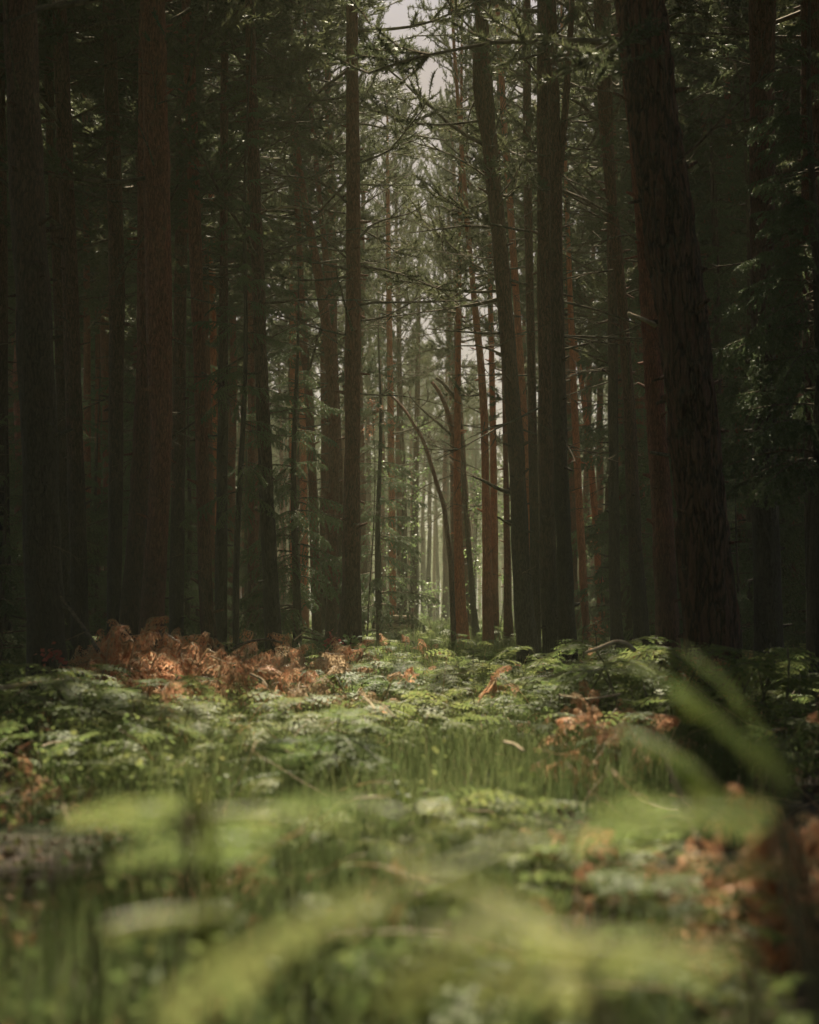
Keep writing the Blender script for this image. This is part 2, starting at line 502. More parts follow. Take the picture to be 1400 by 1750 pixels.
def pine_crown_geo(H, R, nb, ntw, tufts, gap=0.0, seed=1, tscale=1.0):
    """limbs with brushes of needles, from z=0 (crown foot) to H"""
    g = Geo()
    tp, td, ts = [], [], []
    for b in range(nb):
        u = (b + rng.uniform(0, 1)) / nb
        z = H * u ** .85 * .97
        az = rng.uniform(0, 2 * math.pi)
        prof = (.55 + .75 * math.sin(min(1, u * 1.25) * math.pi * .72)) * (1 - u ** 3) + .15
        ln = R * prof * rng.uniform(.55, 1.15)
        up = rng.uniform(-.25, .35) + u * .7
        pts = curve([0, 0, z], [math.cos(az), math.sin(az), up], ln, rng.uniform(-.2, .6), 6, .13)
        tube(g, pts, np.linspace(.028, .006, len(pts)) * (1.2 - .6 * u), 4, 1, False)
        for k in range(ntw):
            s = rng.uniform(.3, 1) ** .8
            i = min(5, int(s * 6)); f = s * 6 - i
            p = pts[i] * (1 - f) + pts[i + 1] * f
            d = pts[i + 1] - pts[i]; d /= np.linalg.norm(d)
            side = np.cross(d, [0, 0, 1]) * rng.choice([-1, 1]) * rng.uniform(.3, 1.1)
            dd = d * rng.uniform(.3, 1) + side + np.array([0, 0, rng.uniform(-.25, .6)])
            dd /= np.linalg.norm(dd)
            tl = rng.uniform(.18, .55) * (1.1 - .5 * s) * R * .5
            q = curve(p, dd, tl, .3, 3, .15)
            tube(g, q, [.007, .006, .005, .004], 3, 1, False)
            nn = max(2, int(tl / .10))
            for m in range(nn):
                a = (m + .6) / nn
                ii = min(2, int(a * 3)); ff = a * 3 - ii
                tp.append(q[ii] * (1 - ff) + q[ii + 1] * ff); td.append(q[ii + 1] - q[ii] + np.array([0, 0, .03])); ts.append(rng.uniform(.75, 1.25) * tscale)
    tp = np.array(tp); td = np.array(td); ts = np.array(ts)
    which = rng.integers(0, len(tufts), len(tp))
    for w in range(len(tufts)):
        k = which == w
        g.scatter(tufts[w], frame_mats(tp[k], td[k], ts[k]))
    return g


print('crowns')
CROWNS = []          # unit: height 9 m, radius about 2.2 m
for s in range(6):
    CROWNS.append(pine_crown_geo(8.5, 2.1 + .15 * (s % 3), 70, 15, TUFTS, seed=s, tscale=1.08).mesh('pine_crown', [M_NEEDLE, M_TWIG]))
DENSE = [pine_crown_geo(8.5, 2.6, 96, 17, TUFTS, seed=s, tscale=1.45).mesh('dense_pine_crown', [M_NEEDLE, M_TWIG]) for s in range(3)]  # needles thickened to block the sun over the sides of the ride
FARCROWNS = []
for s in range(5):
    FARCROWNS.append(pine_crown_geo(8.5, 2.2, 48, 7, TUFTS_W, seed=s, tscale=1.2).mesh('pine_crown_far', [M_NEEDLE, M_TWIG]))


def dead_branch_geo(seed, needles=0):
    """dry side branch, one metre along +X, with short side twigs"""
    r = np.random.default_rng(seed)
    g = Geo()
    pts = curve([0, 0, 0], [1, 0, r.uniform(-.25, .25)], 1.0, r.uniform(-.45, .35), 8, .09, r)
    tube(g, pts, np.linspace(.011, .003, len(pts)), 5, 0)
    for k in range(r.integers(3, 8)):
        i = r.integers(2, 8)
        d = pts[i] - pts[i - 1]; side = np.cross(d, [0, 0, 1]); side /= np.linalg.norm(side)
        dd = d / np.linalg.norm(d) + side * r.choice([-1, 1]) * r.uniform(.4, 1.2) + np.array([0, 0, r.uniform(-.5, .6)])
        q = curve(pts[i], dd, r.uniform(.12, .42), r.uniform(-.4, .4), 4, .14, r)
        tube(g, q, np.linspace(.005, .0022, len(q)), 3, 0)
        if needles:
            n = needles
            a = r.uniform(.3, 1, n) * 4
            ii = np.minimum(3, a.astype(int)); f = (a - ii)[:, None]
            p = q[ii] * (1 - f) + q[ii + 1] * f
            g.scatter(TUFTS[k % 5], frame_mats(p, q[ii + 1] - q[ii] + [0, 0, .02], r.uniform(.5, .8, n) ))
    return g


DEAD = [dead_branch_geo(40 + i).mesh('dead_branch', [M_TWIG]) for i in range(9)]
LIVE = []
for i in range(5):
    g_ = dead_branch_geo(80 + i, 5)
    v, t, m = g_.arrays()
    # needle triangles were added with material 0 after the twigs: tell them apart by size of the copy
    LIVE.append(None)


def live_branch_geo(seed):
    r = np.random.default_rng(seed)
    g = Geo()
    pts = curve([0, 0, 0], [1, 0, r.uniform(-.2, .2)], 1.0, r.uniform(-.3, .5), 8, .10, r)
    tube(g, pts, np.linspace(.012, .004, len(pts)), 5, 1)
    P, D = [], []
    for k in range(17):
        i = r.integers(3, 9)
        d = pts[i] - pts[i - 1]; d /= np.linalg.norm(d)
        side = np.cross(d, [0, 0, 1]); side /= np.linalg.norm(side)
        dd = d * .7 + side * r.choice([-1, 1]) * r.uniform(.2, 1.1) + np.array([0, 0, r.uniform(-.2, .6)])
        q = curve(pts[i], dd, r.uniform(.12, .36), .2, 4, .14, r)
        tube(g, q, np.linspace(.005, .003, len(q)), 3, 1)
        for m in range(8):
            a = r.uniform(.7, 4); ii = min(3, int(a)); f = a - ii
            P.append(q[ii] * (1 - f) + q[ii + 1] * f); D.append(q[ii + 1] - q[ii] + np.array([0, 0, .02]))
    g.scatter(TUFTS[seed % 5], frame_mats(np.array(P), np.array(D), r.uniform(.30, .58, len(P))))
    return g


LIVE = [live_branch_geo(90 + i).mesh('needled_branch', [M_NEEDLE, M_TWIG]) for i in range(6)]

# ------------------------------------------------------------------ pines
def smooth_path(zs, xs, rs, zq):
    x = np.interp(zq, zs, xs); r = np.interp(zq, zs, rs)
    k = np.array([1, 2, 3, 2, 1.]) / 9
    for _ in range(3):
        xp = np.pad(x, 2, mode='reflect', reflect_type='odd'); x = np.convolve(xp, k, 'valid')
        rp = np.pad(r, 2, mode='edge'); r = np.convolve(rp, k, 'valid')
    return x, r


HERO = []


def pine(label, d, px, bark=None, H=None, crown_z=None, crown_s=1.0, dead=10, live=6, live_z=5.0, dz=(1.2, 7.5), seg=20,
         flare=.5, group='pine trunks along the ride', side=0, lean_y=0.0, cat='pine tree', crown=True, blen=1.0, ridge=.05):
    """px: (y, centre x, width) rows read off the photograph from the top down, for a trunk standing d metres ahead"""
    bark = bark or M_BARK
    P = [at(c, y, d) for (y, c, w) in px]
    zs = np.array([p[2] for p in P])[::-1]
    xs = np.array([p[0] for p in P])[::-1]
    rs = np.array([w * d / F_PX / 2 for (y, c, w) in px])[::-1]
    H = H or rnd.uniform(14.5, 17.5)
    sl0 = (xs[1] - xs[0]) / (zs[1] - zs[0]); slt = (xs[-1] - xs[-2]) / (zs[-1] - zs[-2])
    gx = xs[0] - sl0 * zs[0] * .5
    gz = float(ground_z(gx, d)[0])
    z0 = gz - .15
    zs2 = np.concatenate([[z0], zs, [zs[-1] + (H - zs[-1]) * .5, H]])
    xs2 = np.concatenate([[xs[0] + sl0 * (z0 - zs[0]) * .6], xs, [xs[-1] + slt * (H - zs[-1]) * .4, xs[-1] + slt * (H - zs[-1]) * .55]])
    rs2 = np.concatenate([[rs[0] * 1.06], rs, [rs[-1] * .62, .02]])
    fine_ = .045 if ridge > .08 else .09
    zq = np.concatenate([np.arange(z0, 7.5, fine_), np.arange(7.5, H, .28), [H]]) if d < 28 else np.concatenate([np.arange(z0, z0 + 1.0, .08), np.arange(z0 + 1.0, H, .28), [H]])
    x, r = smooth_path(zs2, xs2, rs2, zq)
    r = r * (1 + flare * np.exp(-np.maximum(zq - gz, 0) / .20))
    base = np.array([np.interp(gz, zq, x), d, gz])
    root = empty('pine_tree', base)
    tag(root, label, cat, group)
    g = Geo()
    yy = lean_y * (zq - gz) + .05 * np.sin(zq * .7 + d)
    tube(g, np.stack([x - base[0], yy, zq - base[2]], 1), r, seg if d >= 28 else max(seg, 44), 0, True, .13, int(d * 7 + px[0][1]), ridge if d < 28 else 0)
    if d < 46:                                     # stubs and knots left by shed branches
        rs_ = np.random.default_rng(int(d * 31 + px[0][1]))
        for k in range(30 if d < 28 else 18):
            z = rs_.uniform(.6, 7.5); az = rs_.uniform(0, 6.28); rr_ = float(np.interp(z, zq, r)); L = rs_.uniform(.02, .16) ** 1.0
            o_ = np.array([np.interp(z, zq, x) - base[0], np.interp(z, zq, yy), z - base[2]]); dv = np.array([math.cos(az), math.sin(az), rs_.uniform(-.3, .5)])
            rb = rs_.uniform(.008, .02)
            tube(g, [o_ + dv * rr_ * .7, o_ + dv * (rr_ * 1.0), o_ + dv * (rr_ + L * .5), o_ + dv * (rr_ + L)], [rb * 2.2, rb * 1.5, rb, rb * .7], 6, 0)
    tr = obj('trunk', g.mesh('trunk', [bark], True), root)
    fx = lambda z: float(np.interp(z, zq, x - base[0])); fr = lambda z: float(np.interp(z, zq, r)); fy = lambda z: float(np.interp(z, zq, yy))
    HERO.append((base[0], d, float(np.interp(9, zq, x)), root))
    if crown:
        cz = crown_z or rnd.uniform(7.0, 8.6)
        me = rnd.choice(DENSE if (d < 21 and abs(base[0]) > 2.9) or (d > 21 and not 330 < px[-1][1] < 1120) else CROWNS)
        c = obj('crown', me, root, (fx(cz), fy(cz), cz - gz))
        s = (H - cz) / 8.3
        if d < 29 and abs(fx(9) + base[0]) < 3.3 and d > 15.5: crown_s = min(crown_s, .5)
        crown_s *= (.6 if d < 30 else .48) if 560 < px[-1][1] < 930 else 1.45
        c.scale = (crown_s * rnd.uniform(.9, 1.1), crown_s * rnd.uniform(.9, 1.1), s)
        c.rotation_euler = (0, 0, rnd.uniform(0, 6.28))
    for k in range(dead):
        z = rnd.uniform(*dz) if k > 2 else rnd.uniform(dz[1] * .5, dz[1])
        az = rnd.uniform(0, 6.28)
        if side and rnd.random() < .5: az = (0 if side > 0 else math.pi) + rnd.uniform(-.8, .8)
        L = rnd.uniform(.25, .7) if z < 3 else rnd.uniform(.5, 1.8) * blen
        b = obj('dead_branch', rnd.choice(DEAD), root, (fx(z) + math.cos(az) * fr(z) * .8, fy(z) + math.sin(az) * fr(z) * .8, z - gz))
        b.rotation_euler = (rnd.uniform(0, 6.28), rnd.uniform(-.45, .35), az)
        b.scale = (L, L * .9, L * .9)
    for k in range(live):
        z = rnd.uniform(live_z, 9.5)
        az = rnd.uniform(0, 6.28)
        L = rnd.uniform(1.1, 2.4)
        b = obj('needled_branch', rnd.choice(LIVE), root, (fx(z) + math.cos(az) * fr(z) * .8, fy(z) + math.sin(az) * fr(z) * .8, z - gz))
        b.rotation_euler = (rnd.uniform(-.4, .4), rnd.uniform(-.35, .3), az)
        b.scale = (L, L, L)
    root['_f'] = 0
    del root['_f']
    return root, base, (fx, fy, fr)


def limb(tree, pix, w0, w1, name='limb', mat=None, dd=None, n=14, twigs=0, seed=0):
    """a limb traced on the photograph, standing in the tree's own plane (dd: how far it comes forward along its length)"""
    root, base, _ = tree
    d = base[1]
    dd = dd if dd is not None else 0
    P = np.array([at(px, py, d + dd * i / (len(pix) - 1)) for i, (px, py) in enumerate(pix)])
    u = np.linspace(0, len(P) - 1, n)
    Q = np.stack([np.interp(u, np.arange(len(P)), P[:, k]) for k in range(3)], 1)
    for _ in range(2):
        Q[1:-1] = (Q[:-2] + 2 * Q[1:-1] + Q[2:]) / 4
    g = Geo()
    tube(g, Q - base, np.linspace(w0, w1, n) * d / F_PX / 2, 10, 0, True, .15, seed)
    r = np.random.default_rng(seed + 5)
    for k in range(twigs):
        i = r.integers(n // 3, n - 1)
        q = curve(Q[i] - base, r.normal(size=3) * [1, .6, .7], r.uniform(.2, .6), .2, 4, .15, r)
        tube(g, q, np.linspace(.008, .003, 5), 3, 0)
    return obj(name, g.mesh(name, [mat or M_BARK], True), root)


print('hero pines')
pine('dark near pine at the far left with no low branches', 15, [(0, 33, 57), (300, 46, 60), (600, 63, 61), (1100, 78, 66)], dead=5, live=3, H=17, seg=28)
pine('slim dark pine left of its thicker neighbour behind the far left pine', 24, [(0, 79, 14), (500, 100, 20), (1000, 112, 24)], dead=6, live=5)
pine('dark pine standing just right of the near far left pine', 20, [(0, 101, 26), (500, 122, 28), (1050, 135, 31)], crown_s=.5, dead=8, live=5)
pine('straight dark pine alone in the gap left of the broad double trunk', 22, [(0, 186, 23), (500, 200, 28), (800, 199, 25), (1060, 196, 24)], crown_s=.55, dead=10, live=6)
pine('slim pine whose top shows left of the broad double trunk', 27, [(0, 226, 14), (300, 240, 16), (600, 250, 17), (1060, 262, 18)], dead=8, live=6)
pine('left pine of the broad double trunk, leaning out at its foot', 19, [(0, 250, 22), (600, 247, 27), (850, 236, 31), (1050, 222, 38)], M_BARKR, dead=6, live=4)
pine('right pine of the broad double trunk, thicker with a red-brown face', 17.5, [(0, 262, 44), (500, 270, 48), (800, 276, 36), (1050, 262, 42)], M_BARKR, dead=8, live=5, seg=28)
pine('slim grey pine close to the right of the broad double trunk', 26, [(0, 316, 25), (500, 309, 22), (1050, 301, 25)], dead=10, live=6)
pine('reddish pine with short pale stubs above the rust coloured bracken', 21, [(0, 320, 23), (350, 332, 23), (500, 337, 23), (600, 342, 21), (1000, 351, 24), (1080, 356, 27)], M_BARKR, dead=16, live=6, side=-1)
pine('slim very dark pine right of the reddish pine with pale stubs', 24, [(0, 385, 14), (500, 382, 15), (600, 381, 17), (1000, 378, 22), (1090, 379, 19)], dead=10, live=6)
pine('brown pine with a curved stem left of the big drooping spruce', 21, [(0, 426, 18), (300, 434, 22), (500, 443, 23), (600, 446, 22), (1000, 462, 27), (1090, 467, 30)], dead=15, live=7, side=1)
t11 = pine('pine leaning hard to the left at the top behind the centre left pine', 30, [(330, 518, 12), (500, 550, 18), (600, 565, 18), (750, 573, 20), (900, 569, 18), (1080, 566, 20)], M_BARKR, dead=16, live=2, H=9.6, crown_z=7.6, crown_s=.6, side=-1)
pine('slim pine hugging the leaning pine on its right', 34, [(400, 552, 10), (500, 564, 12), (600, 572, 12), (900, 584, 12), (1080, 587, 13)], M_BARKR, dead=8, live=4)
t12 = pine('tall straight centre left pine with flared foot beside the ride', 22, [(0, 602, 21), (250, 603, 24), (500, 604, 27), (800, 602, 28), (1000, 601, 33), (1080, 598, 42)], M_BARKR, dead=22, live=9, live_z=5.2, seg=28, H=16.5, crown_s=.6, crown_z=9.5, blen=1.2)
t13 = pine('pine with a twin top rising out of the big drooping spruce', 34, [(400, 510, 10), (550, 517, 13), (650, 526, 14), (800, 534, 15), (1060, 541, 17)], M_BARKR, dead=14, live=4)
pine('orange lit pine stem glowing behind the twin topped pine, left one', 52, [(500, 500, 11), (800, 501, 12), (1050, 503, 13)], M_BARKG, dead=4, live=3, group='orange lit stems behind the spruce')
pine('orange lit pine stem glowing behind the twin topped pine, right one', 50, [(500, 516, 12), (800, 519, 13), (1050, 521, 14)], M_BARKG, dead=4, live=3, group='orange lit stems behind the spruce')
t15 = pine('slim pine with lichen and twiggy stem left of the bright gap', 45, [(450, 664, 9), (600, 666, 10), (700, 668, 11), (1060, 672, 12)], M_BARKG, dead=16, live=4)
pine('thin wavy hazy pine right of the lichened slim pine', 55, [(600, 682, 6), (750, 687, 7), (850, 692, 8), (1060, 689, 13)], dead=8, live=4)
pine('hazy straight pine left of the bright gap, palest of its row', 60, [(500, 716, 7), (700, 713, 9), (900, 709, 12), (1060, 706, 15)], dead=6, live=4)
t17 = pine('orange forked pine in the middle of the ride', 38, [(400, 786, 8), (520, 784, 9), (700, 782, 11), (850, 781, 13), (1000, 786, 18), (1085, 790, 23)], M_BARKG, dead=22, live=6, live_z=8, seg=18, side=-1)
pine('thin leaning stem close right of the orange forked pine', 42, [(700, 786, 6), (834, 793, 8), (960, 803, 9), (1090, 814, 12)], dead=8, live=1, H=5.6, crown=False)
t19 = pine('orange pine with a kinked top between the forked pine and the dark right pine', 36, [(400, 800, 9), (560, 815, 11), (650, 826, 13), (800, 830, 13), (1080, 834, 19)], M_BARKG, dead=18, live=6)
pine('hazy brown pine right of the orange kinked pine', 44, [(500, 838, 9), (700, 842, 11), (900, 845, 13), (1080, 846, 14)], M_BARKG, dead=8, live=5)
pine('slim hazy pine seen just left of the dark right pine', 40, [(500, 858, 7), (700, 863, 8), (900, 866, 11), (1080, 869, 16)], M_BARKR, dead=8, live=5)
t22 = pine('dark leaning pine right of the ride with stiff black stubs', 23, [(0, 820, 24), (250, 837, 27), (400, 853, 26), (500, 862, 26), (750, 882, 28), (1000, 892, 32), (1125, 902, 37)], dead=20, live=10, seg=28, side=-1, H=16, crown_s=.32, crown_z=9.5)
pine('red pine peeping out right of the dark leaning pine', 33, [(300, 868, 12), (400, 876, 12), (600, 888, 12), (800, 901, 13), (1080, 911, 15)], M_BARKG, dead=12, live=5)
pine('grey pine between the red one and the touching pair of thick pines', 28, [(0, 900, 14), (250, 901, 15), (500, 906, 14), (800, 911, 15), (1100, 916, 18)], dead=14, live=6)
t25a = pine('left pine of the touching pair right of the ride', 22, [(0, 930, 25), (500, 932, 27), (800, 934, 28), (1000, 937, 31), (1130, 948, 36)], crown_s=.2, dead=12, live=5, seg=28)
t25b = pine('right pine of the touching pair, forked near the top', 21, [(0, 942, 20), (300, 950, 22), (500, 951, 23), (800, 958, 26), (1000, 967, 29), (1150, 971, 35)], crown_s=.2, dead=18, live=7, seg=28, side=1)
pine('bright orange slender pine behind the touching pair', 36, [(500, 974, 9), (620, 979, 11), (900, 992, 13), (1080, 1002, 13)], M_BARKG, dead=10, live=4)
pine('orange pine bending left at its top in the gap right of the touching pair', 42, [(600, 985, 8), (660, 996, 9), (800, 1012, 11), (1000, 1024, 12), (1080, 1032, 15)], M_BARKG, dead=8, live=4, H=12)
t26a = pine('straight slim dark pine, left of the crossing two', 26, [(0, 1038, 14), (300, 1043, 15), (500, 1046, 17), (1000, 1051, 20), (1085, 1055, 22)], dead=16, live=6, side=-1)
pine('grey pine leaning left, right of the crossing two', 24, [(0, 1022, 18), (200, 1032, 22), (400, 1051, 19), (500, 1063, 18), (700, 1077, 22), (900, 1084, 24), (1080, 1096, 27)], dead=8, live=6)
t27 = pine('red-brown pine half hidden behind the massive leaning pine', 18, [(0, 1062, 24), (300, 1094, 28), (500, 1110, 32), (700, 1122, 34), (900, 1134, 37), (1130, 1143, 43)], M_BARKR, crown_s=.2, dead=5, live=3, seg=28)
t28 = pine('massive leaning old pine with deeply plated bark, thickest of all', 14, [(0, 1094, 87), (250, 1121, 91), (500, 1160, 92), (700, 1184, 89), (900, 1202, 92), (1100, 1218, 99)], M_BARKO, dead=3, live=2, seg=150, H=18, flare=.3, dz=(5, 8), ridge=.10, crown_s=.50, crown_z=9)
pine('thick black pine right of the massive leaning pine', 17, [(0, 1303, 46), (500, 1305, 42), (900, 1308, 47), (1100, 1312, 50)], crown_s=.72, dead=6, live=3, seg=28)
pine('dark pine cut by the right edge of the view', 18, [(0, 1384, 36), (500, 1390, 38), (1100, 1400, 42)], crown_s=.7, dead=8, live=4)
pine('slim dark pine in the gap right of the massive leaning pine', 34, [(0, 1236, 10), (300, 1248, 12), (600, 1262, 14), (1050, 1268, 15)], M_BARKR, dead=16, live=6)
pine('slim dark pine right beside the thick black pine', 30, [(0, 1344, 12), (600, 1341, 15), (1080, 1345, 18)], dead=18, live=6)
pine('thin red pine between the thick black pine and the right edge', 38, [(0, 1356, 9), (600, 1362, 11), (1080, 1360, 14)], M_BARKR, dead=14, live=5)
pine('thin red-brown pine in the gap left of the straight dark pine', 38, [(0, 142, 9), (600, 150, 12), (1050, 148, 14)], M_BARKR, dead=16, live=6)
pine('thin red-brown pine, second in the gap left of the straight dark pine', 44, [(0, 160, 8), (600, 168, 9), (1050, 166, 11)], M_BARKR, dead=12, live=6)
pine('slim red pine glimpsed between the reddish and very dark pines', 40, [(400, 362, 11), (700, 365, 12), (1060, 370, 14)], M_BARKG, dead=8, live=5)
pine('red-brown short looking pine behind the curved brown pine', 36, [(400, 428, 11), (900, 430, 13), (1080, 431, 15)], M_BARKR, dead=8, live=5)
pine('red pine glimpsed behind the grey leaning pine', 40, [(300, 1050, 11), (600, 1057, 13), (1060, 1062, 14)], M_BARKR, dead=8, live=5)
pine('red pine glimpsed left of the red-brown half hidden pine', 42, [(300, 1084, 11), (650, 1092, 15), (1060, 1098, 16)], M_BARKR, dead=8, live=5)
pine('dark slim pine at the very left edge of the view', 22, [(0, -4, 20), (500, 2, 22), (1080, 8, 26)], dead=14, live=5)

# traced limbs
limb(t17, [(778, 768), (767, 708), (752, 671), (738, 653)], 9, 6, 'fork', M_BARKR, seed=1)
limb(t17, [(776, 748), (752, 725), (723, 702), (712, 690), (700, 677), (697, 668)], 5, 1.5, 'dead_limb', M_TWIG, dd=-.4, twigs=2, seed=2)
limb(t17, [(718, 696), (729, 688), (733, 676), (728, 660), (729, 648)], 2.4, 1, 'dead_limb', M_TWIG, dd=.1, seed=3)
limb(t17, [(780, 682), (768, 668), (757, 654), (745, 646)], 8, 5, 'broken_limb', M_TWIG, seed=4)
limb(t22, [(874, 843), (850, 835), (828, 822), (808, 814)], 8, 3, 'dead_limb', M_TWIG, dd=-.5, twigs=2, seed=5)
limb(t22, [(858, 570), (820, 569), (780, 566), (732, 562)], 5, 1.5, 'dead_limb', M_TWIG, dd=-.5, twigs=3, seed=6)
limb(t22, [(862, 608), (838, 597), (812, 589)], 5, 2, 'dead_limb', M_TWIG, dd=-.3, twigs=2, seed=7)
limb(t22, [(880, 900), (866, 893), (850, 883)], 5, 3, 'dead_limb', M_TWIG, dd=-.3, seed=8)
limb(t22, [(833, 250), (820, 200), (813, 150), (812, 90)], 13, 9, 'fork', M_BARK, seed=9)
limb(t25b, [(955, 300), (961, 250), (966, 190), (972, 100), (978, 0)], 14, 10, 'fork', M_BARK, seed=10)
limb(t13, [(524, 660), (517, 600), (509, 545), (505, 500)], 9, 6, 'fork', M_BARKR, seed=11)
limb(t28, [(1120, 556), (1100, 546), (1074, 536)], 9, 5, 'broken_limb', M_PALE, dd=-.4, seed=12)
limb(t27, [(1146, 779), (1130, 776), (1112, 773)], 7, 5, 'broken_limb', M_TWIG, dd=-.3, seed=13)
limb(t12, [(592, 345), (560, 315), (520, 302), (470, 300), (445, 300)], 5, 2, 'dead_limb', M_TWIG, dd=-.8, twigs=6, seed=14)
limb(t12, [(591, 440), (565, 415), (540, 395), (500, 360)], 4, 1.5, 'dead_limb', M_TWIG, dd=-.8, twigs=6, seed=15)
limb(t12, [(615, 405), (640, 380), (670, 372), (700, 366), (735, 345)], 5, 1.5, 'dead_limb', M_TWIG, dd=.6, twigs=6, seed=16)
limb(t12, [(616, 548), (650, 545), (690, 525), (720, 505)], 4, 1.5, 'dead_limb', M_TWIG, dd=.6, twigs=5, seed=17)
limb(t22, [(848, 390), (800, 385), (750, 392), (700, 398)], 5, 1.5, 'dead_limb', M_TWIG, dd=-.6, twigs=5, seed=18)
limb(t11, [(518, 356), (490, 353), (460, 360), (448, 359)], 4, 2.5, 'dead_limb', M_PALE, dd=-.4, twigs=3, seed=19)


# arching bare stem across the ride
def arch_tree():
    d = 35
    pix = [(777, 1092), (772, 1010), (767, 938), (754, 857), (733, 790), (715, 741), (696, 712), (674, 686), (655, 668)]
    P = np.array([at(x, y, d + .1 * i) for i, (x, y) in enumerate(pix)])
    P[0][2] = -.1
    u = np.linspace(0, len(P) - 1, 40)
    Q = np.stack([np.interp(u, np.arange(len(P)), P[:, k]) for k in range(3)], 1)
    for _ in range(4): Q[1:-1] = (Q[:-2] + 2 * Q[1:-1] + Q[2:]) / 4
    base = Q[0].copy(); base[2] = 0
    Q = Q + np.stack([vnoise(Q * 1.7, 1), vnoise(Q * 1.7, 2), vnoise(Q * 0 + Q[:, 2:3] * 2.1, 3) * .3], 1) * .16 * np.linspace(0, 1, 40)[:, None]
    root = empty('arching_tree', base)
    tag(root, 'thin orange stem arching over to the left across the bright gap', 'tree')
    g = Geo(); tube(g, Q - base, np.linspace(.062, .022, 40), 10, 0, True, .1, 3)
    obj('trunk', g.mesh('arch_trunk', [M_BARKR], True), root)
    for k in range(16):
        i = rnd.randrange(14, 39)
        b = obj('dead_branch', rnd.choice(DEAD), root, tuple(Q[i] - base))
        b.rotation_euler = (rnd.uniform(0, 6), rnd.uniform(-1.2, .3), rnd.uniform(0, 6.28)); L = rnd.uniform(.5, 1.2); b.scale = (L, L, L)


arch_tree()

# ------------------------------------------------------------------ more pines: the stand goes on on both sides and down the ride
print('stand')
def plain_trunk(seed, H, r0):
    r = np.random.default_rng(seed)
    g = Geo()
    z = np.linspace(-.15, H, 26)
    x = np.cumsum(r.normal(size=26)) * .018; y = np.cumsum(r.normal(size=26)) * .018
    x -= x[1]; y -= y[1]
    R = r0 * (1 - .80 * (z / H).clip(0, 1) ** 1.3) * (1 + .35 * np.exp(-z.clip(0) / .14))
    tube(g, np.stack([x, y, z], 1), R, 12, 0, True, .12, seed)
    # dry snags
    for k in range(16):
        zz = r.uniform(1.0, H * .55); az = r.uniform(0, 6.28)
        px, py = np.interp(zz, z, x), np.interp(zz, z, y)
        L = r.uniform(.15, .5) if zz < 3 else r.uniform(.3, 1.4)
        q = curve([px, py, zz], [math.cos(az), math.sin(az), r.uniform(-.3, .4)], L, r.uniform(-.4, .4), 5, .1, r)
        tube(g, q, np.linspace(.012, .004, 6), 4, 1)
    return g


PROTO = []
for i in range(8):
    H = 15 + i % 4
    root = empty('pine_tree', (0, 0, 0))
    g = plain_trunk(200 + i, H, .14 + .012 * (i % 3))
    tr = obj('trunk', g.mesh('stand_trunk', [M_BARKR if i % 3 else M_BARK, M_TWIG], True), root)
    cz = H * .50
    c = obj('crown', FARCROWNS[i % 5] if i % 2 else CROWNS[i % 6], root, (0, 0, cz)); c.scale = (1, 1, (H - cz) / 8.3)
    KIDS[root.name] = [tr, c]
    PROTO.append(root)

taken = [(h[0], h[1]) for h in HERO]
spots = []


def free(x, y, dist):
    for (a, b) in taken:
        if (a - x) ** 2 + (b - y) ** 2 < dist * dist: return False
    return True


def px_of(x, y):
    return 700 + F_PX * x / y


def place(x0, x1, y0, y1, n, dist, ok):
    k = 0; tries = 0
    while k < n and tries < n * 60:
        tries += 1
        y = rnd.uniform(y0, y1); x = rnd.uniform(x0, x1)
        if not ok(x, y) or not free(x, y, dist): continue
        taken.append((x, y)); spots.append((x, y)); k += 1


def ok_mid(x, y):
    p = px_of(x, y)
    if not (-140 < p < 1540): return False
    if y < 50 and 640 < p < 860: return False
    if y < 62 and 470 < p < 1110 and rnd.random() < .6: return False         # keep the ride open
    if y < 62 and 700 < p < 765: return False
    if y < 34 and -20 < p < 1420: return False
    return True


place(-30, 30, 32, 62, 80, 1.7, ok_mid)
place(-42, 42, 62, 125, 70, 2.0, lambda x, y: ok_mid(x, y) and (not 560 < px_of(x, y) < 1060))
place(-36, 36, 62, 135, 22, 2.4, lambda x, y: ok_mid(x, y) and 560 < px_of(x, y) < 1060 and not 690 < px_of(x, y) < 775)
n_view = len(spots)
# unseen pines added beside and behind the camera to shade the sides of the ride
place(-16, -3.6, 1, 34, 30, 2.4, lambda x, y: px_of(x, y) < -60)
place(3.8, 16, 1, 34, 30, 2.4, lambda x, y: px_of(x, y) > 1480)
place(-9, 9, -10, -1, 12, 2.6, lambda x, y: abs(x) > 1.6)
for q_ in ((-3.3, 5), (-2.75, 9.3), (-3.5, 7.2), (-3.6, 11), (-4.2, 14.5), (3.9, 4), (4.1, 8), (3.9, 11.5), (4.4, 15.5)):  # hand-placed out of view so their crowns darken the near sides
    taken.append(q_); spots.append(q_)

